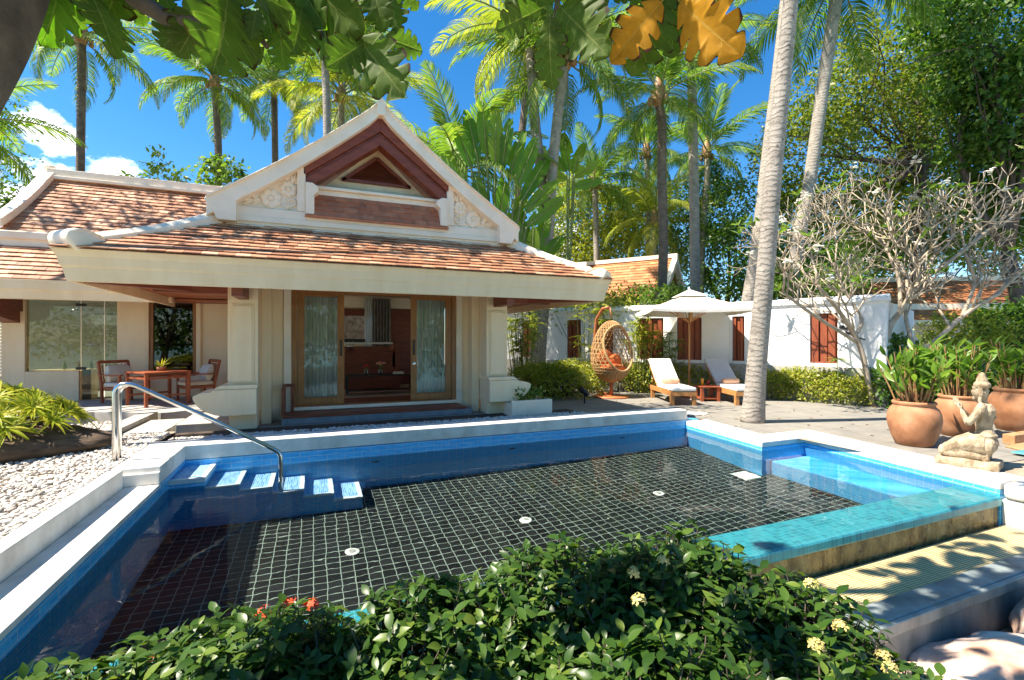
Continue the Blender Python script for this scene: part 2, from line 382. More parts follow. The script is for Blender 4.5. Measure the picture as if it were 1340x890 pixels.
M['lf_dead'] = leafmat('dry_brown_leaves', [(0, (.10, .06, .03)), (1, (.24, .15, .07))], .2, .7)
# ================================================================ light and sky
SUN_AZ = Vector((-.99, .12, 0)).normalized(); SUN_EL = R(56)
w = bpy.data.worlds.new('World'); sc.world = w; w.use_nodes = True
nt = w.node_tree; bg = nt.nodes['Background']
sky = nt.nodes.new('ShaderNodeTexSky'); sky.sky_type = 'NISHITA'; sky.sun_disc = False
sky.sun_elevation = SUN_EL; sky.sun_rotation = math.atan2(SUN_AZ.x, SUN_AZ.y)
sky.air_density = 1.0; sky.dust_density = .15; sky.ozone_density = 4.0
hs = nt.nodes.new('ShaderNodeHueSaturation'); hs.inputs['Saturation'].default_value = 1.32; hs.inputs['Hue'].default_value = .498; hs.inputs['Value'].default_value = .74
nt.links.new(sky.outputs[0], hs.inputs['Color'])
tc = nt.nodes.new('ShaderNodeTexCoord')
cmask = None
def wm(op, a, b=None, clamp=False):
    m = nt.nodes.new('ShaderNodeMath'); m.operation = op; m.use_clamp = clamp
    for i, x in enumerate((a, b)):
        if x is None: continue
        if isinstance(x, (int, float)): m.inputs[i].default_value = x
        else: nt.links.new(x, m.inputs[i])
    return m.outputs[0]
eye = Vector((0, 0, EYE))
for (u, v, rad) in ((55, 165, .032), (75, 185, .030), (62, 248, .048), (150, 230, .036), (22, 268, .045), (730, 318, .05)):
    d = (at(u, v, D=10) - eye).normalized()
    vm = nt.nodes.new('ShaderNodeVectorMath'); vm.operation = 'DISTANCE'; vm.inputs[1].default_value = d
    nt.links.new(tc.outputs['Generated'], vm.inputs[0])
    k = wm('SUBTRACT', 1.0, wm('DIVIDE', vm.outputs['Value'], rad * 1.5), True)
    cmask = k if cmask is None else wm('MAXIMUM', cmask, k)
cn = nt.nodes.new('ShaderNodeTexNoise'); cn.inputs['Scale'].default_value = 26; cn.inputs['Detail'].default_value = 8; cn.inputs['Roughness'].default_value = .62
mpc = nt.nodes.new('ShaderNodeMapping'); mpc.inputs['Scale'].default_value = (1, 1, 1.6); nt.links.new(tc.outputs['Generated'], mpc.inputs[0]); nt.links.new(mpc.outputs[0], cn.inputs['Vector'])
cl = wm('MULTIPLY', wm('SUBTRACT', wm('ADD', cmask, wm('MULTIPLY', cn.outputs[0], 1.5)), 1.12), 3.2, True)
mxw = nt.nodes.new('ShaderNodeMix'); mxw.data_type = 'RGBA'; nt.links.new(cl, mxw.inputs[0]); nt.links.new(hs.outputs[0], mxw.inputs[6]); mxw.inputs[7].default_value = (7.2, 7.4, 7.6, 1)
nt.links.new(mxw.outputs[2], bg.inputs[0]); bg.inputs[1].default_value = .105
sl = bpy.data.lights.new('sun', 'SUN'); sl.energy = 4.4; sl.angle = R(.53); sl.color = (1, .90, .75); sl.cycles.is_caustics_light = True
slo = bpy.data.objects.new('sun', sl); COL.objects.link(slo)
sd = Vector((SUN_AZ.x * math.cos(SUN_EL), SUN_AZ.y * math.cos(SUN_EL), math.sin(SUN_EL)))
slo.rotation_euler = sd.to_track_quat('Z', 'Y').to_euler(); slo.location = (-20, 10, 40)
vs = sc.view_settings; vs.view_transform = 'Standard'; vs.look = 'None'; vs.exposure = 1.6; vs.gamma = 1; vs.use_curve_mapping = False
cy = sc.cycles; cy.use_denoising = True; cy.max_bounces = 10; cy.diffuse_bounces = 5; cy.glossy_bounces = 4; cy.transmission_bounces = 8; cy.transparent_max_bounces = 12
cy.sample_clamp_indirect = 6; cy.caustics_reflective = False; cy.caustics_refractive = True

# ================================================================ ground, terraces, sea
def struct(o, kind='structure'): o['kind'] = kind; return o
TZ = -.15
PA, PB, PC, PD = (7.06, 7.68), (6.75, 5.62), (7.75, 5.62), (7.38, 2.95)      # slanted east side of the pool
QA, QB, QC, QD = (7.62, 7.68), (7.32, 6.08), (8.50, 6.08), (7.95, 2.95)
g = MB(); Z = TZ - .012
def quad(mb, *p): mb.add(p, [tuple(range(len(p)))])
quad(g, (-300, 8.3, Z), (300, 8.3, Z), (300, 500, Z), (-300, 500, Z))
quad(g, (-300, -.5, Z), (-1.9, -.5, Z), (-1.9, 8.3, Z), (-300, 8.3, Z))
quad(g, (7.6, 2.2, Z), (300, 2.2, Z), (300, 8.3, Z), (7.6, 8.3, Z))
LZ = -1.02
quad(g, (-300, -.5, Z), (-300, -.5, LZ), (-1.9, -.5, LZ), (-1.9, -.5, Z))
quad(g, (-1.9, -.5, LZ), (300, -.5, LZ), (300, 2.2, LZ), (-1.9, 2.2, LZ))
quad(g, (7.6, 2.2, LZ), (300, 2.2, LZ), (300, 2.2, Z), (7.6, 2.2, Z))
struct(g.build('ground', M['sand']))
bh = MB(); quad(bh, (-300, -14, LZ - .8), (300, -14, LZ - .8), (300, -.5, LZ), (-300, -.5, LZ)); struct(bh.build('beach', mat('pale_bounce_sand', (.62, .53, .40), (.70, .61, .48), 3, .95, .3, 40)))  # unseen sand, made pale and warm to bounce light onto the facade
def sea_mat():
    t = NT('sea_water'); t.p.inputs['Base Color'].default_value = (.03, .22, .24, 1); t.p.inputs['Roughness'].default_value = .12
    t.bump(t.noise(1.5, 4, t.pos()), .3, .2); return t.m
s_ = MB(); quad(s_, (-800, -900, -1.5), (800, -900, -1.5), (800, -9, -1.5), (-800, -9, -1.5)); struct(s_.build('sea', sea_mat()))
t_ = MB()
t_.prism_z([(QA[0], 8.16), QA, QB, QC, (7.99, 3.40), (30, 3.40), (30, 30), (3.9, 30), (3.9, 14.8), (5.2, 14.8), (5.2, 8.75)], -.30, TZ)
struct(t_.build('terrace_paving', M['paving']))
pl = MB(); pl.box(-1.25, 9.32, -.14, 5.2, 15, .0); struct(pl.build('villa_plinth_floor', M['paving'], bevel=.01))
lt = MB(); lt.prism_z([(-14, 11.9), (-4.0, 11.9), (-2.75, 11.25), (-1.25, 11.25), (-1.25, 16), (-14, 16)], -.14, .10)
struct(lt.build('side_terrace_floor', M['concrete_raw'], bevel=.012))

# ================================================================ swimming pool
BOT = -1.84
pool = thing('swimming_pool', 'swimming pool of blue wall tiles and a black tiled floor with white stone coping', 'pool', (0, 0, 0))
wl = MB()
wl.box(-1.95, .3, BOT - .1, -1.62, 8.0, -.175)
wl.box(-1.62, 7.68, BOT - .1, 7.4, 8.0, -.125)
wl.prism_z([PA, PB, (QB[0] - .1, QB[1] - .1), (QA[0] - .1, QA[1])], BOT - .1, -.245)
wl.prism_z([PB, PC, (QC[0] - .1, QC[1] - .1), (QB[0] - .098, QB[1] - .1)], BOT - .1, -.246)
wl.prism_z([PC, PD, (QD[0] - .1, 2.95), (QC[0] - .098, QC[1] - .1)], BOT - .1, -.2455)
wl.box(-1.622, 6.552, -.172, -1.6, 8.0, -.12)
wl.build('wall_tiles', M['pooltile'], pool, caustic=True)
fl = MB(); fl.prism_z([(-1.62, 2.6), (7.8, 2.6), (7.8, 7.7), (-1.62, 7.7)], BOT - .1, BOT); fl.build('floor_tiles', M['poolfloor'], pool, caustic=True)
bn = MB(); bn.prism_z([(6.92, 3.3), (7.9, 3.3), (7.9, 5.7), (6.92, 5.62)], BOT, -1.0)
bn.build('bench', M['pooltile'], pool, bevel=.08, seg=3, caustic=True)
TREAD = [-.20, -.40, -.66, -.93, -1.19, -1.45]
sp_ = MB(); tr_ = MB(); ns = MB()
for i, z in enumerate(TREAD):
    x0 = -1.62 + .375 * i; x1 = x0 + .375
    sp_.box(x0 if i == 0 else x0 + .001, 6.94, BOT, x1, 7.68, z - .012)
    tr_.box(x0 + .002, 7.00, z - .012, x1 - .055, 7.679, z)
    ns.box(x1 - .055, 6.936, z - .05, x1 + .006, 7.678, z + .003); ns.box(x0 + .002, 6.934, z - .05, x1 - .055, 7.00, z + .002)
st = sp_.build('stairs', M['pooltile'], pool, caustic=True)
tr_.build('tread', M['tread'], st, caustic=True); ns.build('nosing', M['nosing'], st, caustic=True)
cp = MB()
cp.box(-2.07, 7.68, -.12, 7.10, 8.12, .08)
c1 = cp.build('back_coping', M['concrete'], pool, bevel=.012)
cp = MB(); cp.box(-2.07, 6.55, -.122, -1.60, 7.68, .078); cp.box(-2.07, 6.50, -.12, -1.6, 6.55, .02)
cp.build('corner_coping', M['concrete'], pool, bevel=.012)
cp = MB(); cp.box(-2.07, .3, -.3, -1.93, 6.5, .08); cp.build('raised_kerb', M['concrete'], pool, bevel=.01)
cp = MB(); cp.box(-1.93, .3, -.17, -1.60, 6.55, -.12); cp.build('ledge', M['concrete'], pool, bevel=.01)
cp = MB(); cp.prism_z([PA, PB, PC, PD, QD, QC, QB, QA], -.245, TZ + .004); cp.build('side_coping', M['concrete'], pool, bevel=.02, seg=3)
cp = MB(); cp.prism_z([(7.38, 2.93), (7.95, 2.93), (7.95, 2.40), (7.40, 2.40)][::-1], -.33, TZ + .006)
cp.prism_z([(7.40, 2.96), (7.93, 2.96), (7.93, 2.42), (7.42, 2.42)][::-1], -1.0, -.331)
cp.build('end_block', M['concrete'], pool, bevel=.05, seg=3)
ie = MB(); ie.box(-1.62, 2.93, -.42, 7.39, 3.38, -.318); ie.build('overflow_edge', M['teal'], pool, bevel=.02, seg=2, caustic=True)
ie = MB(); ie.box(-1.95, 2.97, BOT - .1, 7.385, 3.37, -.42); ie.build('overflow_wall', M['wetwall'], pool)
lm = mat('white_lamp_lens', (.80, .82, .70), None, rough=.3)
for (x, y) in ((.41, 5.75), (2.59, 5.75), (4.77, 5.75)):
    lb = MB(); lb.lathe([(.08, 0), (.08, .02), (.062, .028), (.015, .028)], 24, (x, y, BOT)); lo = lb.build('pool_light', lm, pool, caustic=True)
    rb = MB(); rb.lathe([(.034, 0), (.038, .012), (.024, .014), (.01, .012)], 16, (x, y, BOT + .027)); rb.build('lens_ring', M['concrete_raw'], lo, caustic=True)
lb = MB(); lb.box(6.38, 5.60, BOT, 6.72, 5.94, BOT + .012); lb.build('drain_cover', lm, pool, caustic=True)
for x in (.9, 3.2, 5.5):
    lb = MB(); lb.loft([[(x + r * math.cos(a), yy, -.62 + r * math.sin(a)) for a in [2 * math.pi * k / 14 for k in range(14)]] for r, yy in ((.06, 7.68), (.055, 7.665), (.03, 7.665), (.02, 7.675))])
    lb.build('inlet', M['black'], pool, caustic=True)
# the water: one smooth sheet, brim-full over the near edge
wv = MB(); quad(wv, (-1.63, 2.935, -.30), (7.36, 2.935, -.30), (PC[0] + .02, PC[1] + .01, -.30), (PB[0] + .3, PB[1] + .01, -.30), (PB[0] + .01, PB[1] + .01, -.30), (PA[0] + .01, 7.69, -.30), (-1.63, 7.69, -.30))
wo = wv.build('pool_water', M['water'], None, True); struct(wo); wo.cycles.is_caustics_caster = True

# overflow channel with its grating
ch = thing('overflow_channel', 'grey wet concrete kerb and channel with yellow plastic grating below the pool edge', 'channel', (0, 0, 0))
cb_ = MB(); cb_.box(-2.0, 2.22, -1.25, 11, 2.43, -.60); cb_.box(-2.0, 2.18, -.70, 11, 2.22, -.602)
cb_.build('kerb', M['kerb'], ch, bevel=.012)
gb = MB(); gb.box(-2.0, 2.432, -.68, 11, 2.925, -.635); gb.build('grating', M['grating'], ch)
cb_ = MB(); cb_.box(-2.0, 2.432, -1.0, 11, 2.965, -.70); cb_.build('channel_bed', M['kerb'], ch)
wr = MB(); wr.box(7.96, 2.93, -1.0, 16, 3.4, -.22)
tag(wr.build('retaining_wall', M['stonewall'], bevel=.02), 'rough stone retaining wall beside the end block of the pool', 'wall')

# handrail
hr = thing('handrail', 'bent stainless steel handrail going down into the pool by the steps', 'handrail', (-2.17, 7.03, 0))
hb = MB(); P_ = [(0, 0, -.1), (0, 0, .5), (0, 0, .88), (.02, 0, .94), (.06, 0, .975), (.12, 0, .985), (.2, 0, .965), (1.0, -.01, .50), (1.68, -.02, .08), (1.745, -.02, .03), (1.77, -.02, -.03), (1.775, -.02, -.12), (1.775, -.02, -1.2)]
hb.tube(P_, .029, 14); hb.build('rail', M['steel'], hr, True)
hb = MB(); hb.tube([(.015, .10, -.1), (.015, .10, .86), (.035, .09, .92), (.075, .06, .955), (.13, .0, .975)], .022, 12); hb.build('brace', M['steel'], hr, True)

# gravel
def pebbles(name, n, region, zf, smin, smax, label=None):
    ph = (1 + 5 ** .5) / 2
    b = bmesh.new(); bmesh.ops.create_icosphere(b, subdivisions=1, radius=.5); tv = np.array([v.co[:] for v in b.verts]); tf = np.array([[v.index for v in f.verts] for f in b.faces]); b.free()
    P = region(n); n = len(P); s = nr.uniform(smin, smax, n)
    d = rnd_dir(n); d[:, 2] *= .25; up = np.tile([0, 0, 1.], (n, 1)) + rnd_dir(n) * .35
    tv2 = tv * np.array([1, 1.35, .65])
    V, F = scatter(tv2, tf, P, d, up, s); V += nr.normal(size=V.shape) * .0022
    return mesh_np(name, V, F, M['pebble'], None, True)
def reg_left(n):
    x = -2.08 - nr.random(n) ** 1.6 * 5.5; y = 2.0 + nr.random(n) * 8.6
    k = (y > 2.2) & (y < 11) & (np.hypot((x + 3.95) / 1.0, (y - 8.05) / .55) > 1)
    k &= ~((x > -2.95) & (y > 8.95)); x = x[k]; y = y[k]
    return np.stack([x, y, .02 + nr.random(len(x)) * .035 + .03 * np.exp(-((x + 2.6) / 1.2) ** 2)], 1)
gv = MB(); quad(gv, (-9, .3, .02), (-2.07, .3, .02), (-2.07, 9.3, .02), (-9, 11.9, .02)); gv.box(-9, .3, -.17, -2.07, .31, .02)
o = gv.build('gravel_bed', M['sand']); o['kind'] = 'structure'
struct(pebbles('gravel', 26000, reg_left, None, .026, .058), 'stuff')
def reg_strip(n):
    x = nr.uniform(-2.0, 8.2, n); y = nr.uniform(8.13, 8.72, n); z = np.where(x < 5.2, .0, TZ) + nr.random(n) * .02
    return np.stack([x, y, z], 1)
gv = MB(); gv.box(-2.75, 8.12, -.16, 5.2, 9.32, -.012); struct(gv.build('planting_strip', M['soil']))
struct(pebbles('gravel', 5200, reg_strip, None, .03, .055), 'stuff')
# concrete steps between side terrace and gravel
for k, (x0, x1, y0, y1, z, rot, lab) in enumerate(((-3.05, -2.78, 9.15, 11.2, .13, 0, 'narrow concrete kerb slab running up from the gravel to the side terrace'), (-2.76, -2.20, 9.15, 10.6, .05, 0, 'wide concrete step slab beside the narrow kerb slab on the gravel'), (-2.12, -1.30, 9.5, 10.9, .10, 0, 'grey stone trough block under the left column ledge'))):
    b = MB(); b.box(x0, y0, -.14, x1, y1, z); tag(b.build('step_slab', M['concrete_raw'], bevel=.012), lab, 'step')
# ================================================================ villa
CXV = 1.2
villa = thing('villa', 'cream pool villa with red gable, carved white corners and clay tiled porch roof', 'villa', (0, 0, 0))
def mir(poly): return [(2 * CXV - x, z) for x, z in poly][::-1]

# walls
wb = MB()
wb.box(-1.2, 10.0, 0, -.52, 10.28, 3.2); wb.box(2.97, 10.0, 0, 3.6, 10.28, 3.2); wb.box(-.52, 10.0, 2.52, 2.97, 10.28, 3.4)

for x in (-1.2, 3.4): wb.box(x, 10.28, 0, x + .2, 14.5, .8); wb.box(x, 10.28, 2.45, x + .2, 14.5, 3.2); wb.box(x, 10.28, .8, x + .2, 10.7, 2.45); wb.box(x, 14.0, .8, x + .2, 14.5, 2.45)  # unseen side openings, added to let more light into the room
wb.box(-1.2, 14.5, 0, .62, 14.7, 3.2); wb.box(2.0, 14.5, 0, 3.6, 14.7, 3.2); wb.box(.62, 14.5, 0, 2.0, 14.7, 1.45); wb.box(.62, 14.5, 2.42, 2.0, 14.7, 3.2)
wb.box(-1.0, 9.99, .0, -.53, 10.0, .26); wb.box(2.98, 9.99, 0, 3.5, 10.0, .26)
wall = wb.build('wall', M['cream'], villa, bevel=.008)
jb = MB(); jb.box(-.515, 9.965, .0, -.385, 10.1, 2.6); jb.box(2.855, 9.965, .0, 2.985, 10.1, 2.6); jb.box(-.385, 9.97, 2.50, 2.855, 10.1, 2.6); jb.box(-.385, 9.96, .165, 2.855, 10.1, .228)
jb.build('door_surround', M['white'], villa, bevel=.008)
# side wing walls with openings
wy = 14.2
sw = MB()
sw.box(-14, wy, .1, -6.75, wy + .2, 3.7); sw.box(-6.42, wy, .1, -6.02, wy + .2, 3.7); sw.box(-6.02, wy, .1, -5.06, wy + .2, .80); sw.box(-6.75, wy, 2.55, -3.70, wy + .2, 3.7)
sw.box(-4.34, wy, .1, -3.70, wy + .2, 2.55); sw.box(-3.70, wy, 2.52, -2.72, wy + .2, 3.7); sw.box(-3.70, wy, .1, -2.72, wy + .2, .62); sw.box(-2.72, wy, .1, -1.2, wy + .2, 3.7)
sw.box(-6.75, wy, .1, -6.42, wy + .2, .7); sw.box(-3.80, wy - .06, .1, -3.70, wy, 2.5); sw.box(-2.72, wy - .06, .1, -2.62, wy, 2.5)
sw.build('side_wall', M['cream'], villa, bevel=.006)
# bathroom behind the glass
bt = MB(); bt.box(-7.2, 16.6, .1, -3.0, 16.8, 2.7); bt.box(-7.2, wy + .2, .08, -3.0, 16.6, .12); bt.box(-3.1, wy + .2, .1, -3.0, 16.6, 2.6)
bt.build('bathroom', mat('beige_bathroom_tile', (.50, .49, .45), (.56, .55, .50), 2, .4), villa)
bf = MB(); bf.box(-5.65, 16.58, 1.95, -5.05, 16.6, 2.22); wf = bf.build('bathroom_window', mat('frosted_pane', (.8, .85, .85), None, rough=.3), villa)
sh = MB(); sh.tube([(-5.75, 16.5, 2.35), (-5.75, 16.2, 2.4), (-5.75, 15.95, 2.32)], .018); sh.lathe([(.02, .04), (.11, .0), (.11, -.02)], 16, (-5.75, 15.95, 2.3)); sh.build('shower_head', M['steel'], villa, True)
for i, x in enumerate((-5.45, -5.2, -4.98)):
    bo = MB(); bo.lathe([(.035, 0), (.036, .12), (.015, .15), (.015, .19)], 12, (x, 14.55 + .05 * i, .82)); tag(bo.build('toiletry_bottle', mat('bottle_%d' % i, [(.25, .3, .1), (.3, .2, .1), (.2, .25, .12)][i], None, rough=.2)), ['leftmost small bottle on the low wall inside the bathroom glass', 'middle brown bottle on the low wall inside the bathroom glass', 'right small bottle beside the glass door of the bathroom'][i], 'bottle')
ss = MB(); ss.box(-6.0, wy + .2, .1, -4.9, wy + .6, .82); ss.build('low_wall', M['cream'], villa)
gp = MB(); gp.box(-6.02, wy + .09, .80, -5.06, wy + .10, 2.55); gw = gp.build('bathroom_glass', M['glass_green'], villa)
gp = MB(); gp.box(-5.04, wy + .09, .12, -4.62, wy + .10, 2.54); gd = gp.build('glass_door', M['glass_green'], villa)
gp = MB(); gp.box(-4.60, wy + .09, .12, -4.36, wy + .10, 2.54); gp.build('glass_panel', M['glass_green'], villa)
hg = MB()
for z in (.85, 2.35): hg.box(-5.14, wy + .07, z - .03, -4.96, wy + .12, z + .03)
hg.build('hinge', M['black'], gd); hg = MB(); hg.tube([(-5.0, wy + .05, 1.42), (-4.68, wy + .05, 1.42)], .012); hg.build('handle', M['steel'], gd, True)
wf = MB()
for x0, x1, z0, z1 in ((-3.70, -3.62, .62, 2.52), (-2.80, -2.72, .62, 2.52), (-3.62, -2.80, .62, .70), (-3.62, -2.80, 2.44, 2.52)): wf.box(x0, wy - .01, z0, x1, wy + .08, z1)
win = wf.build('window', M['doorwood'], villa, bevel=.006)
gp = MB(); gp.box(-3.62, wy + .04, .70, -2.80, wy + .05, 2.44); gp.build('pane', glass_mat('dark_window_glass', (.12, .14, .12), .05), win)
lv = MB()
for k in range(24): lv.box(-6.75, wy + .1, .75 + k * .074, -6.42, wy + .13, .80 + k * .074)
lv.build('louvre_blind', M['white'], villa)
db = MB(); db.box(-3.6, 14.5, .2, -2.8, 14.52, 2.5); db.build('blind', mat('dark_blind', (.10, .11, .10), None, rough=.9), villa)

# columns with their scroll ledges
for sgn, nm in ((0, 'left'), (1, 'right')):
    f = (lambda p: p) if sgn == 0 else mir
    c = MB()
    def cbox(x0, y0, z0, x1, y1, z1):
        if sgn: x0, x1 = 2 * CXV - x1, 2 * CXV - x0
        c.box(x0, y0, z0, x1, y1, z1)
    cbox(-1.30, 9.22, .0, -.89, 9.66, .27); cbox(-1.32, 9.20, .70, -.87, 9.68, 3.0); cbox(-1.265, 9.18, .78, -.925, 9.20, 2.12); cbox(-1.235, 9.165, .81, -.955, 9.18, 2.09)
    cbox(-.86, 9.66, 0, -.70, 10.0, 3.0)
    co = c.build('column', M['cream'], villa, bevel=.010)
    s1 = MB(); s1.prism_y(f([(-.875, .262), (-1.34, .262), (-1.48, .285), (-1.62, .35), (-1.72, .44), (-1.775, .535), (-1.79, .60), (-1.74, .63), (-1.66, .655), (-1.54, .665), (-1.50, .695), (-.875, .695)]), 9.02, 9.74)
    s1.prism_y(f([(-.86, .696), (-1.50, .696), (-1.47, .73), (-1.40, .765), (-.86, .765)]), 9.05, 9.70)
    s1.build('scroll_ledge', M['cream'], co, bevel=.012)
    b = MB(); x = -1.16 if sgn == 0 else 3.40
    b.box(x, 8.42, 2.19, x + .16, 9.16, 2.489); b.build('bracket_beam', M['redwood'], villa, bevel=.006)

# steps and door threshold
d = MB(); d.box(-.52, 9.38, .0, 3.03, 9.97, .105); d.box(-.52, 9.385, -.14, 3.03, 9.97, 0); stp = d.build('entrance_step', M['slate'], villa, bevel=.01)
d = MB(); d.box(-.50, 9.42, .105, 2.9, 9.96, .155); d.build('timber_tread', M['redwood'], stp, bevel=.008)
rl_ = MB()
for (a, b) in (((-.50, 9.5, .15), (-.50, 9.5, .62)), ((-.50, 9.92, .15), (-.50, 9.92, .66)), ((-.50, 9.5, .62), (-.50, 9.92, .66)), ((-.50, 9.5, .20), (-.50, 9.92, .20)), ((-.36, 9.92, .15), (-.36, 9.92, .66))): rl_.bar(a, b, .05, .05)
rl_.bar((-.52, 9.94, .66), (-.32, 9.94, .66), .05, .05); rl_.build('step_rail', M['redwood'], stp, bevel=.006)
# door frame, sliding doors
fr = MB(); fr.box(-.385, 10.02, .228, -.29, 10.24, 2.5); fr.box(2.76, 10.02, .228, 2.855, 10.24, 2.5); fr.box(-.29, 10.02, 2.42, 2.76, 10.24, 2.5); fr.box(-.29, 10.02, .20, 2.76, 10.24, .245)
fr.build('door_frame', M['doorwood'], villa, bevel=.006)
for nm, x0, x1, y in (('l', -.28, .57, 10.05), ('r', 1.89, 2.755, 10.05)):
    s = MB()
    for a, b_, c_, d_ in ((x0, x0 + .125, .25, 2.42), (x1 - .125, x1, .25, 2.42), (x0 + .125, x1 - .125, .25, .40), (x0 + .125, x1 - .125, 2.36, 2.42)): s.box(a, y, c_, b_, y + .05, d_)
    sdx = s.build('sliding_door', M['doorwood'], villa, bevel=.005)
    gl = MB(); gl.box(x0 + .125, y + .02, .40, x1 - .125, y + .028, 2.36); gl.build('pane', M['glass'], sdx)
    h = MB(); hx = x1 - .06 if nm == 'l' else x0 + .06
    h.box(hx - .018, y - .03, 1.20, hx + .018, y + .0, 1.52); h.build('handle', M['black'], sdx, bevel=.006)
    if nm == 'r':
        h = MB(); h.loft([[(hx + r * math.cos(q), yy, 1.02 + r * math.sin(q)) for q in [2 * math.pi * k / 16 for k in range(16)]] for r, yy in ((.034, y), (.034, y - .012), (.02, y - .016))]); h.build('lock', M['steel'], sdx)
    cu = MB(); n = 60; xs = [x0 + .06 + (x1 - x0 - .12) * k / n for k in range(n + 1)]
    for a, b_ in zip(range(n), range(1, n + 1)):
        ya, yb = (10.36 + .035 * math.sin(k * .95) + .015 * math.sin(k * 2.3 + 1) for k in (a, b_))
        quad(cu, (xs[a], ya, .24), (xs[b_], yb, .24), (xs[b_], yb, 2.55), (xs[a], ya, 2.55))
    tag(cu.build('sheer_curtain', M['sheer'], None, True), 'sheer white curtain behind the %s sliding glass door' % ('left' if nm == 'l' else 'right'), 'curtain', 'sheer curtains behind the sliding doors')
# room
rm = MB(); rm.box(-1.0, 10.28, .0, 3.4, 14.5, .21); rm.build('room_floor', mat('pale_room_floor', (.55, .50, .43), (.60, .55, .48), 3, .3), villa)
rm = MB(); rm.box(-1.0, 10.28, 2.75, 3.4, 14.5, 2.8); rm.box(-1.0, 14.40, 2.46, 3.4, 14.5, 2.75); rm.build('ceiling', M['white'], villa)
rm = MB(); rm.box(2.05, 14.42, .21, 3.38, 14.48, 2.44); rm.box(.3, 14.42, 2.22, 1.5, 14.48, 2.42); rm.build('wall_panelling', M['redwood'], villa, bevel=.004)
rm = MB(); rm.box(.2, 10.29, .211, 2.3, 11.2, .225); rm.build('threshold_floor', M['redwood'], villa)

# fascia, roof
EZ = 2.745
def fprof(Y0): return [(Y0 + .17, 2.31), (Y0 + .13, 2.31), (Y0 + .10, 2.50), (Y0 + .085, 2.515), (Y0 + .06, 2.64), (Y0 + .01, EZ - .02), (Y0, EZ), (Y0 + .17, EZ)]
XL, XR, YF = -3.22, 5.62, 8.17
def ringloft(prof_fn, pts):
    return [[prof_fn(p, o, z) for o, z in PRO] for p in pts]
PRO = [(0, EZ), (.01, EZ - .03), (.05, 2.64), (.075, 2.52), (.092, 2.505), (.13, 2.31), (.18, 2.31), (.18, EZ)]
fa = MB()
path = [((XL, 13.6), (1, 0)), ((XL, YF), (1, 1)), ((XR, YF), (-1, 1)), ((XR, 13.6), (-1, 0))]
fa.loft([[(p[0] + d_[0] * o, p[1] + d_[1] * o, z) for o, z in PRO] for p, d_ in path])
fa.build('fascia', M['cream'], villa, bevel=.006)
so = MB()
so.prism_z([(XL + .17, YF + .17), (XR - .17, YF + .17), (XR - .17, 10.0), (XL + .17, 10.0)], 2.49, 2.52)
so.prism_z([(XL + .17, 10.0), (-1.2, 10.0), (-1.2, 13.5), (XL + .17, 13.5)], 2.492, 2.52); so.prism_z([(3.6, 10.0), (XR - .17, 10.0), (XR - .17, 13.5), (3.6, 13.5)], 2.492, 2.52)
so.build('soffit', M['soffit'], villa)
for s_ in (0, 1):
    m_ = lambda x: 2 * CXV - x if s_ else x
    sb = MB(); sb.bar((m_(-2.4), 9.43, 2.39), (m_(-1.33), 9.43, 2.39), .14, .19); sb.bar((m_(-2.95), 8.5, 2.40), (m_(-1.34), 9.9, 2.401), .14, .17); sb.build('eave_beam', M['redwood'], villa, bevel=.006)

def tiles(mb, O, ux, uy, H, lim, tw=.215, th=.165, lift=.032, r=rng):
    O = Vector(O); ux = Vector(ux).normalized(); uy = Vector(uy).normalized(); nz = ux.cross(uy).normalized()
    n = int(round(H / th)); th = H / n
    P = lambda x, y, z: O + ux * x + uy * y + nz * z
    for i in range(n):
        y0 = i * th; a, b = lim(y0); a2, b2 = lim(min(y0 + th * 1.15, H))
        x = a - (tw * .5 if i % 2 else 0) - r.random() * .02
        while x < b:
            xa = max(x + .003, a); xb = min(x + tw - .003, b)
            if xb - xa > .02:
                xa2 = max(xa, a2); xb2 = min(xb, b2)
                if xb2 < xa2: xa2 = xb2 = (xa2 + xb2) / 2
                j = r.uniform(-.004, .006); k = r.uniform(-.003, .003); dy = r.uniform(-.006, .006)
                z0 = lift + j; y1 = min(y0 + th * 1.15, H)
                mb.add([P(xa, y0 + dy, z0 - .016), P(xb, y0 + dy, z0 - .016 + k), P(xb, y0 + dy, z0 + k), P(xa, y0 + dy, z0), P(xb2, y1, .004 + k), P(xa2, y1, .004)],
                       [(0, 1, 2, 3), (3, 2, 4, 5), (0, 3, 5), (1, 4, 2)])
            x += tw
    a, b = lim(0); a2, b2 = lim(H); mb.add([P(a, 0, -.01), P(b, 0, -.01), P(b2, H, -.01), P(a2, H, -.01)], [(0, 1, 2, 3)])

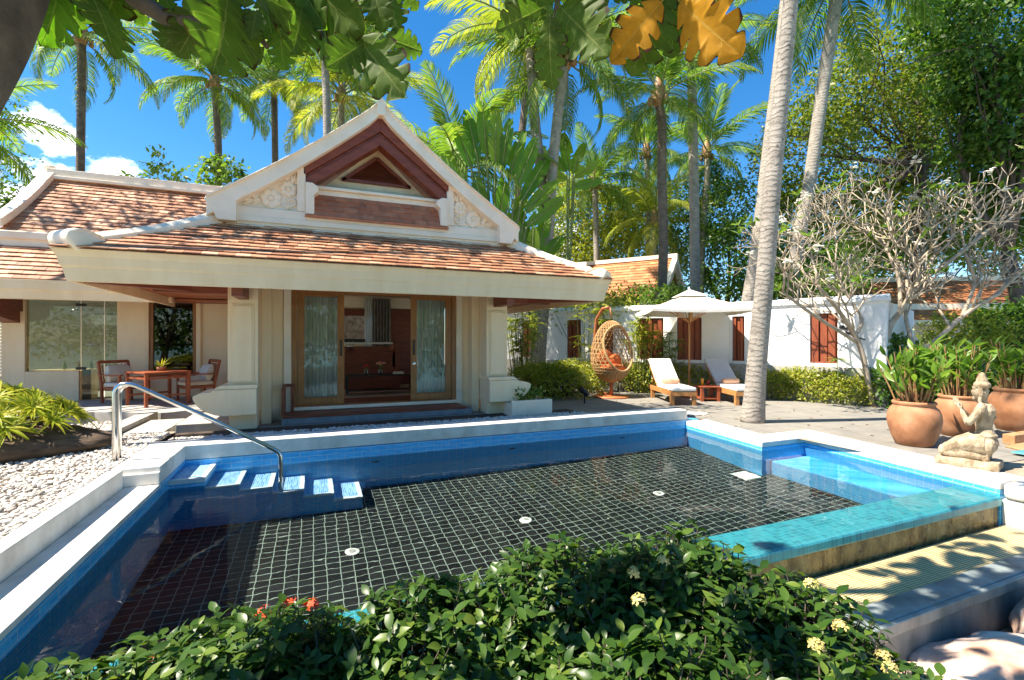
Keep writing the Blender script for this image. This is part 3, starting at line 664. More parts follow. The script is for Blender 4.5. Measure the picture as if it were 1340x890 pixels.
TY, TZr = 9.72, 3.60        # upper edge of the porch roof
sl_ = Vector((0, TY - YF, TZr - EZ)); HS = sl_.length; run = 1.70
rf = MB()
tiles(rf, (XL, YF - .03, EZ + .0), (1, 0, 0), sl_, HS, lambda y: (run * y / HS, XR - XL - run * y / HS))
s2 = Vector((run, 0, TZr - EZ)); h2 = s2.length
tiles(rf, (XL, 13.6, EZ), (0, -1, 0), s2, h2, lambda y: (0, 13.6 - YF - (TY - YF) * y / h2))
tiles(rf, (XR, YF, EZ), (0, 1, 0), Vector((-run, 0, TZr - EZ)), h2, lambda y: ((TY - YF) * y / h2, 13.6 - YF))
porch = rf.build('porch_roof', M['rooftile'], villa)
def hip(mb, a, b, w=.36, h=.17, curl=True):
    a = Vector(a); b = Vector(b); n = 10; rings = []
    d = (b - a); d.z = 0; d.normalize(); x = Vector((d.y, -d.x, 0))
    for k in range(n + 1):
        t = k / n; p = a.lerp(b, t); p.z -= .05 * math.sin(math.pi * t)
        rings.append([p + x * (w * .5) + Vector((0, 0, -.10)), p + x * (w * .5) + Vector((0, 0, h * .55)), p + x * (w * .28) + Vector((0, 0, h)), p - x * (w * .28) + Vector((0, 0, h)), p - x * (w * .5) + Vector((0, 0, h * .55)), p - x * (w * .5) + Vector((0, 0, -.10))])
    mb.loft(rings)
for a_, b_ in ((XL, 1), (XR, -1)): hp = MB(); hip(hp, (a_ + b_ * .3, YF + .3, EZ + .09), (a_ + b_ * run, TY, TZr + .03)); hp.build('hip_ridge', M['white'], porch, bevel=.012)
#, YF + .3, EZ + .09), (XL + run, TY, TZr + .03)); hip(hp, (XR - .3, YF + .3, EZ + .09), (XR - run, TY, TZr + .03))
# rounded upturned corner caps
for k, (x, sx) in enumerate(((XL, 1), (XR, -1))):
    c = MB(); rings = []
    dv = Vector((sx, 1, 0)).normalized(); px_ = Vector((dv.y, -dv.x, 0))
    prof = [(-.16, -.04), (-.25, .05), (-.29, .15), (-.27, .25), (-.19, .29), (-.06, .30), (.10, .27), (.22, .22), (.35, .22), (.35, -.03)]
    base = Vector((x, YF, EZ)) + dv * .36
    for wv_ in (-.25, .25): rings.append([base + dv * s_ + px_ * (wv_ * (1.0 if s_ < .1 else .75)) + Vector((0, 0, z * (.92 if sx > 0 else .72))) for s_, z in prof])
    c.loft(rings); c.build('corner_cap', M['white'], porch, bevel=.05, seg=4)

# gable
GY = 9.5
gb = MB()
gb.box(-1.40, GY + .04, 3.30, 3.80, GY + .24, 3.66); gb.box(-1.46, GY, 3.60, 3.86, GY + .24, 3.70); gb.box(-1.38, GY + .03, 3.70, 3.78, GY + .24, 3.86)
gb.box(-1.43, GY + .10, 3.40, 3.83, GY + .3, 3.52)
for f in (lambda p: p, mir):
    gb.prism_y(f([(-1.34, 3.862), (-.20, 3.862), (-.20, 4.74)]), GY + .10, GY + .26)            # carved panel ground
    gb.prism_y(f([(-.27, 3.864), (-.13, 3.864), (-.13, 4.86), (-.27, 4.80)]), GY + .02, GY + .27)
    gb.prism_y(f([(-.13, 3.80), (.02, 3.80), (.02, 4.18), (.09, 4.24), (.09, 4.34), (-.02, 4.40), (-.13, 4.40)]), GY - .02, GY + .5)
gb.prism_y([(-.02, 4.36), (2.42, 4.36), (2.42, 4.42), (-.02, 4.42)], GY + .18, GY + .72); gb.prism_y([(.03, 4.24), (2.37, 4.24), (2.37, 4.36), (.03, 4.36)], GY + .24, GY + .72)
gb.box(-.12, GY + .1, 3.86, 2.52, GY + .7, 3.90)
gable = gb.build('gable', M['white'], villa, bevel=.012)
# white barge boards, slightly sagging, with curled feet
bg_ = MB()
for sgn in (0, 1):
    rings = []
    for k in range(15):
        t = k / 14; x = 1.2 - 2.86 * t; z = 6.06 - 2.12 * t - .085 * math.sin(math.pi * t) + .05 * max(0, .06 - t) / .06
        th = .27 + .06 * t
        X = x if not sgn else 2 * CXV - x
        rings.append([(X, GY - .12, z - th), (X, GY - .12, z - .035), (X, GY - .17, z - .03), (X, GY - .17, z), (X, GY + .30, z), (X, GY + .30, z - th)])
    bg_.loft(rings)
    f = mir if sgn else (lambda p: p)
    bg_.prism_y(f([(-1.60, 3.965), (-1.665, 3.94), (-1.69, 3.89), (-1.66, 3.82), (-1.585, 3.76), (-1.53, 3.62), (-1.50, 3.56), (-1.22, 3.56), (-1.22, 3.90), (-1.0, 4.10), (-1.3, 4.22)]), GY - .13, GY + .3)
bg_.prism_y([(1.2, 6.17), (1.12, 6.03), (1.12, 5.8), (1.28, 5.8), (1.28, 6.03)], GY - .16, GY + .28)
bg_.build('barge_board', M['white'], gable, bevel=.010)
# red timber recess
rt = MB(); top = lambda x: 5.82 - .755 * abs(x - CXV)
def chev(y0, y1, zt, zb, xe=1.365):
    for s in (-1, 1):
        P1 = [(CXV, 5.82 + zt), (CXV + s * xe, 5.82 - .755 * xe + zt), (CXV + s * xe, 5.82 - .755 * xe + zb), (CXV, 5.82 + zb)]
        rt.prism_y(P1 if s > 0 else P1[::-1], y0, y1)
chev(GY + .02, GY + .30, .03, -.26); chev(GY + .08, GY + .32, -.26, -.33); chev(GY + .05, GY + .34, -.33, -.52)
chev(GY + .34, GY + .70, -.36, -.40)
rt.build('red_barge', M['redwood'], gable, bevel=.008)
ig = MB()
IG = GY + .56
ig.prism_y([(.10, 4.42), (2.30, 4.42), (CXV, 5.42)], IG, IG + .06); ig.build('inner_gable_wall', M['cream'], gable)
vt = MB()
for k in range(15):
    z = 4.72 + k * .030; hw = .60 * (5.19 - z) / .47
    if hw > .03: vt.prism_x([(IG - .05, z), (IG - .045, z + .008), (IG - .01, z + .038), (IG - .015, z + .03)], CXV - hw, CXV + hw)
for s in (-1, 1): vt.bar((CXV + s * .66, IG - .025, 4.69), (CXV, IG - .025, 5.21), .06, .05, (0, 1, 0))
vt.bar((CXV - .68, IG - .025, 4.70), (CXV + .68, IG - .025, 4.70), .06, .05, (0, 1, 0)); vt.prism_y([(CXV - .63, 4.70), (CXV + .63, 4.70), (CXV, 5.19)], IG - .008, IG - .002); vt.build('louvre_vent', M['redwood'], gable)
gt = MB(); tiles(gt, (-.13, GY - .02, 3.80), (1, 0, 0), (0, .26, .46), .53, lambda y: (.0 + .20 * y / .53, 2.66 - .20 * y / .53), .25, .125, .018); gt.build('gable_tiles', M['gabletile'], gable)
gt = MB(); gt.box(-.14, GY - .05, 3.765, 2.54, GY + .02, 3.80); gt.build('tile_ledge', M['gabletile'], gable)
# carved flowers on the corner panels
def flower(mb, x, z, r, y):
    for k in range(7):
        a = 2 * math.pi * k / 7 + .3; mb.ball((x + .60 * r * math.cos(a), y, z + .60 * r * math.sin(a)), r * .42, .030, r * .42, 10, 6)
    mb.ball((x, y - .022, z), r * .30, .035, r * .30, 10, 6)
def cleaf(mb, x, z, ang, l, y):
    for s in (-1, 0, 1):
        a = ang + s * .38; ll = l * (1 if s == 0 else .8); d_ = Vector((math.cos(a), 0, math.sin(a)))
        p = Vector((x, y, z)); mb.tube([p, p + d_ * ll * .3, p + d_ * ll * .7, p + d_ * ll], [.010, .028 * l / .25, .024 * l / .25, .004], 6)
for f in (1, -1):
    cv = MB(); y = GY + .085
    def fx(x): return x if f == 1 else 2 * CXV - x
    def fa_(a): return a if f == 1 else math.pi - a
    flower(cv, fx(-.70), 4.06, .175, y); flower(cv, fx(-.42), 4.26, .15, y)
    for x, z, a, l in ((-.86, 4.0, math.pi + .05, .22), (-.90, 4.06, 2.75, .20), (-.98, 3.98, math.pi, .24), (-.36, 4.38, 1.2, .22), (-.30, 4.36, .9, .18), (-.42, 4.40, 1.9, .16), (-.50, 3.95, -.3, .16), (-.62, 3.93, 3.3, .18), (-.30, 4.12, -.6, .14)): cleaf(cv, fx(x), z, fa_(a), l, y)
    ring = [(fx(-.36) + .065 * math.cos(q), y, 4.02 + .065 * math.sin(q)) for q in [k * .45 for k in range(15)]]
    cv.tube(ring, .02, 6); cv.tube([(fx(-.36), y, 3.95), (fx(-.45), y, 3.93), (fx(-.55), y, 3.97)], .018, 6)
    cv.build('carved_flowers', M['white'], gable, True)
# upper porch roof behind the gable
up = MB()
for s in (-1, 1):
    a = Vector((CXV + s * 2.72, GY + .3, 3.86)); e = Vector((-s * 2.72, 0, 2.1))
    if s < 0: tiles(up, (a.x, 14.6, a.z), (0, -1, 0), e, e.length, lambda y: (0, 14.6 - GY - .3), .25, .2)
    else: tiles(up, a, (0, 1, 0), e, e.length, lambda y: (0, 14.6 - GY - .3), .25, .2)
up.build('upper_roof', M['rooftile'], villa)
# side wing roofs
lr = MB()
tiles(lr, (-16, 12.98, 2.77), (1, 0, 0), (0, .92, .84), 1.245, lambda y: (0, 14.5), .215, .165)
tiles(lr, (-6.40, 14.02, 3.92), (1, 0, 0), (0, 2.0, 1.80), 2.69, lambda y: (.02 + .16 * y / 2.69, 6.0), .215, .165)
tiles(lr, (-.4, 18.0, 3.92), (-1, 0, 0), (0, -2.0, 1.80), 2.69, lambda y: (0, 6.0), .3, .25)
wing = lr.build('wing_roof', M['rooftile'], villa)
lw = MB()
lw.prism_x([(13.02, 2.37), (12.99, 2.55), (12.96, 2.56), (12.94, 2.77), (13.2, 2.77), (13.2, 2.37)], -16, XL + .25)
lw.build('wing_fascia', M['cream'], villa, bevel=.005)
lw = MB(); lw.box(-16, 13.86, 3.58, -.6, 14.4, 3.92); lw.box(-16, 13.80, 3.74, -.6, 13.86, 3.90)
lw.box(-6.3, 15.85, 5.70, -.6, 16.15, 5.93); lw.box(-6.3, 15.80, 5.66, -.6, 16.2, 5.74)
for dy in (-1, 1):
    rings = []
    for k in range(9):
        t = k / 8; y = 16 + dy * 2.1 * (1 - t); z = 3.98 + 1.90 * t + .10 * (1 - t) ** 3 - .06 * math.sin(math.pi * t); x = -6.42 + .14 * t
        rings.append([(x - .16, y, z - .18), (x - .16, y, z + .02), (x + .14, y, z + .10), (x + .14, y, z - .1)])
    lw.loft(rings)
lw.ball((-6.28, 16, 5.97), .13, .13, .09); lw.build('wing_ridge', M['white'], wing, bevel=.012)
sf = MB(); sf.box(-16, 13.2, 2.44, -1.2, 14.2, 2.47); sf.build('wing_soffit', M['soffit'], villa)
bm_ = MB(); bm_.box(-6.55, 13.2, 2.16, -6.05, 14.2, 2.44); bm_.prism_x([(13.2, 2.05), (13.2, 2.17), (14.2, 2.17), (14.2, 1.9)], -6.4, -6.1); bm_.build('eave_bracket', M['redwood'], villa)

# ---------------------------------------------------------------- things inside the room
t = thing('sideboard', 'red timber sideboard with a white top inside the room', 'sideboard', (1.45, 13.3, .21))
b = MB(); b.box(-.75, 0, 0, .75, .06, 1.14); b.box(-.75, -.02, .98, .75, .4, 1.02); b.box(.55, 0, .55, .62, .3, 1.0); b.build('body', M['redwood'], t, bevel=.004)
b = MB(); b.box(-.8, -.05, 1.20, .55, .42, 1.25); b.build('top', M['granite'], t, bevel=.006)
b = MB(); b.box(-.75, .06, 0, -.62, .5, 1.0); b.box(.5, .06, 0, .62, .5, .98); b.build('end_panel', M['redwood'], t)
t = thing('coffee_table', 'low black metal coffee table in front of the sideboard', 'table', (1.52, 12.1, .21))
b = MB(); b.box(-.80, -.25, .44, .80, .25, .47); b.build('tabletop', M['black'], t, bevel=.004)
for sx in (-1, 1):
    for sy in (-1, 1): b = MB(); b.box(sx * .77 - .015, sy * .22 - .015, 0, sx * .77 + .015, sy * .22 + .015, .44); b.build('leg', M['black'], t)
b = MB(); b.box(-.77, -.2, .08, .77, .2, .10); b.build('lower_shelf', M['black'], t)
glass2 = glass_mat('vase_glass', (.8, .85, .85), .1)
for x, hgt, n, c, lab in ((1.18, .10, 7, (.75, .05, .04), 'small glass vase of red flowers on the left of the coffee table'), (1.52, .16, 16, (.75, .25, .35), 'larger vase of pink and yellow flowers on the coffee table')):
    t = thing('flower_vase', lab, 'vase', (x, 12.02, .68), 0, 'vases on the coffee table')
    b = MB(); b.lathe([(.035, 0), (.05, .04), (.045, .10), (.05, .12)], 14); b.build('vase', glass2, t, True)
    b = MB(); b2 = MB()
    for k in range(n):
        a = k * 2.4; r_ = .025 * math.sqrt(k); p = (r_ * math.cos(a) * 1.1, r_ * math.sin(a) * 1.1, .13 + hgt - .35 * r_ + rng.uniform(-.02, .02))
        b.tube([(0, 0, .05), p], .004, 5); b2.m = k % 2 if n > 8 else 0; b2.ball(p, .028, .028, .022, 8, 5)
    b.build('stems', M['stem'], t); b2.build('blossoms', [mat('blossom_a', c, None), mat('blossom_b', (.8, .55, .2), None)], t, True)
t = MB(); t.box(1.82, 11.92, .68, 2.08, 12.12, .71); t.box(1.84, 11.93, .711, 2.06, 12.1, .74); tag(t.build('book_stack', M['white'], bevel=.004), 'stack of white books on the right end of the coffee table', 'books')
for x, lab in ((.86, 'leftmost of two clear water bottles on the sideboard shelf'), (.96, 'clear water bottle beside the leftmost bottle on the sideboard shelf')):
    b = MB(); b.lathe([(.035, 0), (.037, .16), (.015, .21), (.015, .25)], 12, (x, 13.32, 1.232)); tag(b.build('water_bottle', glass2, None, True), lab, 'bottle', 'water bottles in the room')
b = MB(); b.box(.76, 13.38, 1.46, 1.3, 13.5, 1.55); tag(b.build('tissue_box', M['black'], bevel=.004), 'long black box on the white sideboard top', 'box')
b = MB(); b.lathe([(.045, 0), (.05, .09), (.035, .12), (.06, .17)], 14, (1.98, 13.32, 1.232)); tag(b.build('table_lamp', M['chairwood'], None, True), 'small dark ornament on the right end of the sideboard shelf', 'ornament')
cu = MB(); n = 44
for a in range(n):
    f = lambda k: (1.58 + .012 * k, 14.3 + .045 * math.sin(k * .9))
    (xa, ya), (xb, yb) = f(a), f(a + 1); quad(cu, (xa, ya, 1.3), (xb, yb, 1.3), (xb, yb, 2.72), (xa, ya, 2.72))
tag(cu.build('grey_curtain', M['greycurtain'], None, True), 'heavy grey curtain beside the rear window of the room', 'curtain')
cu = MB()
for a in range(20):
    f = lambda k: (1.36 + .012 * k, 14.33 + .03 * math.sin(k * 1.1))
    (xa, ya), (xb, yb) = f(a), f(a + 1); quad(cu, (xa, ya, 1.3), (xb, yb, 1.3), (xb, yb, 2.72), (xa, ya, 2.72))
tag(cu.build('white_curtain', M['sheer'], None, True), 'narrow white curtain left of the heavy grey curtain in the room', 'curtain')
sw_ = MB(); sw_.box(-1.0, 16.6, 0, 4, 16.8, 2.6); tag(sw_.build('courtyard_wall', M['stonewall']), 'rubble stone courtyard wall seen through the rear window of the room', 'wall')

# ---------------------------------------------------------------- terrace furniture
def armchair():
    t = thing('armchair', 'x', 'armchair')
    for sx in (-1, 1):
        b = MB(); b.box(sx * .31 - .025, -.30, 0, sx * .31 + .025, -.25, .62); b.build('leg', M['chairwood'], t, bevel=.005)
        b = MB(); b.bar((sx * .31, .27, 0), (sx * .31, .30, .45), .05, .05); b.bar((sx * .31, .30, .45), (sx * .31, .40, .93), .05, .05); b.build('leg', M['chairwood'], t, bevel=.005)
        b = MB(); b.bar((sx * .31, -.34, .635), (sx * .31, .36, .62), .065, .03); b.build('armrest', M['chairwood'], t, bevel=.005)
    b = MB(); b.box(-.30, -.30, .30, .30, .30, .36); b.build('seat_frame', M['chairwood'], t, bevel=.005)
    b = MB()
    for k in range(7): x = -.24 + .08 * k; b.bar((x, .305, .42), (x, .385, .86), .022, .02)
    b.bar((-.31, .40, .92), (.31, .40, .92), .05, .07); b.bar((-.31, .31, .44), (.31, .31, .44), .04, .05); b.build('backrest', M['chairwood'], t, bevel=.004)
    b = MB(); b.box(-.29, -.30, .365, .29, .28, .46); b.build('seat_cushion', M['cushion'], t, bevel=.035, seg=3)
    b = MB(); rings = []
    for k in range(5):
        q = (k - 2) / 2; th = .085 * (1 - q * q * .75)
        rings.append([(-.26 + .03 * q * q, .23 - th, .66 + q * .20), (.26 - .03 * q * q, .23 - th, .66 + q * .20), (.26 - .03 * q * q, .26 + th * .6, .66 + q * .20), (-.26 + .03 * q * q, .26 + th * .6, .66 + q * .20)])
    b.loft(rings); o = b.build('back_cushion', M['cushion'], t, True, bevel=.03, seg=3); o.rotation_euler = (R(-12), 0, 0); o.location = (0, -.14, .05)
    return t
ac = armchair(); ac.location = (-3.95, 13.45, .1); ac.rotation_euler.z = R(50); tag(ac, 'red teak armchair with cream cushions left of the terrace table, by the glass door', group='armchairs on the side terrace')
a2 = copy_tree(ac); a2.location = (-2.55, 13.25, .1); a2.rotation_euler.z = R(-62); tag(a2, 'red teak armchair with cream cushions right of the terrace table, by the column')
t = thing('side_terrace_table', 'square red teak table with bars under its top on the side terrace', 'table', (-3.15, 12.72, .1), R(38))
b = MB(); b.box(-.45, -.45, .70, .45, .45, .735); b.build('tabletop', M['chairwood'], t, bevel=.005)
for sx in (-1, 1):
    for sy in (-1, 1): b = MB(); b.box(sx * .41 - .03, sy * .41 - .03, 0, sx * .41 + .03, sy * .41 + .03, .70); b.build('leg', M['chairwood'], t, bevel=.004)
for s in (-1, 1):
    for p_ in ((-.38, s * .41 - .015, .58, .38, s * .41 + .015, .62), (s * .41 - .015, -.38, .581, s * .41 + .015, .38, .621), (-.38, s * .41 - .014, .2, .38, s * .41 + .014, .24)): b = MB(); b.box(*p_); b.build('crossbar', M['chairwood'], t)
t = thing('table_plant', 'small clay pot with a spiky plant on the terrace table', 'potted plant', (-3.1, 12.75, .836))
b = MB(); b.lathe([(.05, 0), (.085, .02), (.09, .085), (.08, .09), (.07, .08)], 18); b.build('pot', M['terracotta'], t, True)
n = 26; d = rnd_dir(n); d[:, 2] = np.abs(d[:, 2]) + .5
V, F = scatter(BLADE[0], BLADE[1], np.tile([0, 0, .1], (n, 1)) + nr.normal(size=(n, 3)) * .02, d, rnd_dir(n) + [0, 0, 1], nr.uniform(.12, .22, n)); mesh_np('plant', V, F, M['lf_yellow'], t, True)
pb = thing('planter_box', 'low white planter box with a small shrub beside the right column ledge', 'planter', (4.1, 8.95, 0))
b = MB(); b.box(-.45, -.18, -.15, .45, -.12, .30); b.box(.39, -.12, -.15, .45, .5, .30); b.box(-.45, -.12, -.15, .39, .5, .24); b.build('box', M['white'], pb, bevel=.008)
n = 260; P = np.stack([nr.uniform(-.3, .36, n), nr.uniform(-.08, .4, n), .24 + nr.random(n) * .26], 1)
V, F = scatter(LEAF_S[0], LEAF_S[1], P, rnd_dir(n) + [0, 0, .6], rnd_dir(n) + [0, 0, .6], nr.uniform(.06, .12, n)); mesh_np('shrub', V, F, M['lf_mid'], pb)

# ---------------------------------------------------------------- loungers, umbrella, side table, egg chair
p1 = at(878, 531, Z=TZ); p2 = at(906, 531, Z=TZ)
ax = (p2 - p1); LW = ax.length; rzl = math.atan2(ax.y, ax.x)
def lounger():
    t = thing('sun_lounger', 'x', 'sun lounger')
    W = .66; L = 2.05; b = MB()
    b.box(0, 0, .24, .06, L, .36); b.box(W - .06, 0, .24, W, L, .36); b.box(.06, 0, .24, W - .06, .06, .36); b.box(.06, L - .06, .24, W - .06, L, .36); b.box(.06, 1.15, .26, W - .06, 1.21, .34)
    for k in range(9): b.box(.06, .1 + k * .115, .31, W - .06, .17 + k * .115, .335)
    b.build('frame', M['teak'], t, bevel=.006)
    for x in (0, W - .10):
        for y in (.02, L - .35): q = MB(); q.box(x, y, 0, x + .10, y + .09, .24); q.build('leg', M['teak'], t, bevel=.006)
    q = MB(); q.bar((W / 2, 1.25, .36), (W / 2, 2.0, .92), W - .06, .035); q.bar((.1, 1.75, .68), (.1, 1.95, .34), .04, .03); q.bar((W - .1, 1.75, .68), (W - .1, 1.95, .34), .04, .03); q.build('backrest', M['teak'], t, bevel=.005)
    q = MB(); q.box(.01, -.01, .365, W - .01, 1.22, .465); q.build('seat_mattress', M['mattress'], t, bevel=.03, seg=3)
    q = MB(); q.bar((W / 2, 1.22, .47), (W / 2, 2.04, 1.10), W - .02, .09); q.build('back_mattress', M['mattress'], t, bevel=.03, seg=3)
    return t
l1 = lounger(); l1.location = p1; l1.rotation_euler.z = rzl; tag(l1, 'teak sun lounger with white mattress left of the red side table', group='sun loungers by the umbrella')
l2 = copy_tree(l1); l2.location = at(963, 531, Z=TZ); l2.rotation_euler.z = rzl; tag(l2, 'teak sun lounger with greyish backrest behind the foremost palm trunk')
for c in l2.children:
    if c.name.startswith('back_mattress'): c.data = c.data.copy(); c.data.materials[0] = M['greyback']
def towel(par, lab):
    Mx = Matrix.Translation(par.location) @ Matrix.Rotation(rzl, 4, 'Z')
    b = MB(); pa = [Mx @ Vector((x, 1.02, .545)) for x in (.10, .14, .25, .40, .52, .56)]; b.tube(pa, [.055, .078, .082, .082, .078, .055], 14)
    tag(b.build('rolled_towel', M['towel'], None, True), lab, 'towel', 'rolled towels on the loungers')
towel(l1, 'peach rolled towel lying on the lounger left of the side table'); towel(l2, 'peach rolled towel lying on the lounger behind the palm trunk')
t = thing('side_table', 'low red slatted timber side table between the two sun loungers', 'side table', at(925, 524, Z=TZ), rzl)
b = MB()
for k in range(5): b.box(-.28, -.28 + k * .115, .38, .28, -.18 + k * .115, .41)
b.build('tabletop', M['chairwood'], t, bevel=.004)
for sx in (-1, 1):
    for sy in (-1, 1): q = MB(); q.box(sx * .22 - .04, sy * .22 - .04, 0, sx * .22 + .04, sy * .22 + .04, .38); q.build('leg', M['chairwood'], t, bevel=.004)
q = MB(); q.box(-.25, -.25, .06, .25, .25, .09); q.build('lower_shelf', M['chairwood'], t)
tp = t.location
for dx, dy, c, h, lab in ((-.12, .05, (.85, .35, .02), .20, 'tall glass of orange juice on the side table'), (.14, .1, (.5, .01, .01), .13, 'short glass of red drink on the side table')):
    b = MB(); b.lathe([(.03, 0), (.04, h), (.034, h), (.0, h - .01)], 14, (tp.x + dx, tp.y + dy, tp.z + .411)); tag(b.build('drink', mat('drink_%d' % (h * 100), c, None, rough=.1), None, True), lab, 'drink')
up_ = at(902, 500, D=14.0)
um = thing('umbrella', 'open square off-white canvas parasol on a wooden pole', 'umbrella', (up_.x, up_.y, TZ), -YAW - R(4))
def uz(v): return EYE + (CY - v) / FPX * 14.0 - TZ
zt, ze = uz(382), uz(407); hw = 1.36
b = MB(); b.tube([(0, 0, 0), (0, 0, zt - .03)], .026, 12); b.build('pole', M['teak'], um, True)
b = MB(); b.lathe([(.24, 0), (.24, .05), (.06, .07), (.05, .3), (.035, .3)], 20); b.build('base', M['chairwood'], um, True)
b = MB(); n = 8
def canop(zoff):
    rows = []
    for i in range(n + 1):
        t = i / n; row = []
        for s in range(4):
            for j in range(6):
                a0 = R(45 + 90 * s); a1 = R(135 + 90 * s); q = j / 6
                r0 = Vector((math.cos(a0), math.sin(a0), 0)).lerp(Vector((math.cos(a1), math.sin(a1), 0)), q) * hw * 1.414 * max(t, .02)
                sag = .05 * math.sin(math.pi * q) * t
                row.append((r0.x * (1 - sag * .4), r0.y * (1 - sag * .4), zt + (ze - zt) * t ** .95 - sag - .03 * math.sin(math.pi * t) + zoff))
        rows.append(row)
    return rows
up1 = canop(0)
cn_ = MB(); cn_.loft(up1 + [[(x, y, z - .07) for x, y, z in up1[-1]]], cap=False); cn_.loft([[(x * .995, y * .995, z - .012) for x, y, z in r_] for r_ in up1], cap=False)
cn_.build('canopy', M['cloth'], um)
cn_ = MB(); cn_.loft([[(x, y, z + .06) for x, y, z in up1[0]], [(x * 1.2, y * 1.2, z + .035) for x, y, z in up1[2]]], cap=True); cn_.ball((0, 0, zt + .08), .03, .03, .05); cn_.build('vent_cap', M['cloth'], um)
for s in range(8):
    a = R(45 * s); r_ = hw * (1.40 if s % 2 else .98); q = MB(); q.bar((0, 0, zt - .06), (r_ * math.cos(a), r_ * math.sin(a), ze - .03 - (0 if s % 2 else .04)), .018, .03)
    q.bar((0, 0, ze - .35), (r_ * .5 * math.cos(a), r_ * .5 * math.sin(a), (zt + ze) / 2 - .10), .014, .022); q.build('rib', M['teak'], um)
b = MB(); b.ball((.03, -.06, ze - .15), .06, .06, .16); b.build('tie_rope', M['rattan'], um, True)

# egg chair
eD = 14.0; ec = at(800, 460, D=eD); eb = at(806, 512, D=eD)
eg = thing('egg_chair', 'hanging rattan egg chair with orange cushions on a curved stand', 'hanging chair', (ec.x, ec.y, TZ), math.atan2(-CYA, -SY) + R(90) + R(28))
zc = ec.z - TZ; H_ = .90; W_ = .60
b = MB(); nu, nv = 40, 30; Vv = []; 
def eggp(th, ph, k=1.0):
    r = math.sin(th); z = -math.cos(th); taper = 1 - .16 * z
    return (W_ * k * r * math.cos(ph) * taper, W_ * .95 * k * r * math.sin(ph) * taper, zc + H_ * k * z)
# open mesh of rattan strands, leaving an oval opening at the front (-y)
def opening(p): return p[1] < -.16 and ((p[0] / .50) ** 2 + ((p[2] - zc - .10) / .66) ** 2) < 1
for fam in (0, 1):
    for k in range(26):
        seg = []
        for i in range(61):
            th = .04 + (math.pi - .08) * i / 60; ph = 2 * math.pi * k / 26 + (1 if fam else -1) * 2.2 * i / 60
            p = eggp(th, ph)
            if opening(p):
                if len(seg) > 2: b.tube(seg, .012, 4)
                seg = []
            else: seg.append(p)
        if len(seg) > 2: b.tube(seg, .012, 4)
for i in range(26):
    th = .1 + (math.pi - .2) * i / 25; seg = []
    for k in range(73):
        p = eggp(th, 2 * math.pi * k / 72 + math.pi / 2, 1.0)
        if opening(p):
            if len(seg) > 2: b.tube(seg, .011, 4)
            seg = []
        else: seg.append(p)
    if len(seg) > 2: b.tube(seg, .011, 4)
# solid woven bowl low down
rings = [[eggp(th, 2 * math.pi * k / 40, .985) for k in range(40)] for th in [.05 + .18 * i for i in range(6)]]
b.loft(rings, cap=False)
b.build('basket', M['rattan'], eg)
b = MB(); rim = []
for k in range(41):
    a = 2 * math.pi * k / 40; x = .50 * math.cos(a); z = zc + .10 + .66 * math.sin(a); tz = (z - zc) / H_; tz = max(-.98, min(.98, tz)); rr = math.sqrt(1 - tz * tz) * (1 - .16 * tz)
    yy = -W_ * .95 * math.sqrt(max(.02, rr * rr - (x / W_) ** 2)); rim.append((x, min(yy, -.12), z))
b.tube(rim, .035, 8, False); b.build('rim', M['rattan'], eg, True)
b = MB(); b.ball((0, -.05, zc - .48), .40, .34, .13, 16, 8); b.ball((-.10, .18, zc - .20), .30, .12, .26, 14, 8); b.ball((.17, .05, zc - .27), .24, .13, .20, 14, 8); b.build('cushion', M['orange'], eg, True)
b = MB(); stand = [(0, .10, .03), (0, .62, .12), (0, .80, .6), (0, .84, 1.4), (0, .70, zc + .98), (0, .40, zc + 1.28), (0, .12, zc + 1.30), (0, 0, zc + 1.12), (0, 0, zc + .9)]
b.tube(stand[1:7], .045, 10); b.tube([(0, .05, zc + 1.29), (0, 0, zc + 1.0)], .02, 8); b.tube([(0, .62, .1), (0, 0, .06)], .045, 8); b.tube([(0, 0, .02), (0, 0, zc - H_ + .02)], .055, 10)
b.lathe([(.55, 0), (.55, .035), (.50, .05), (.0, .05)], 28); b.build('stand', mat('orange_brown_metal', (.38, .12, .04), (.45, .16, .06), 6, .5), eg, True)
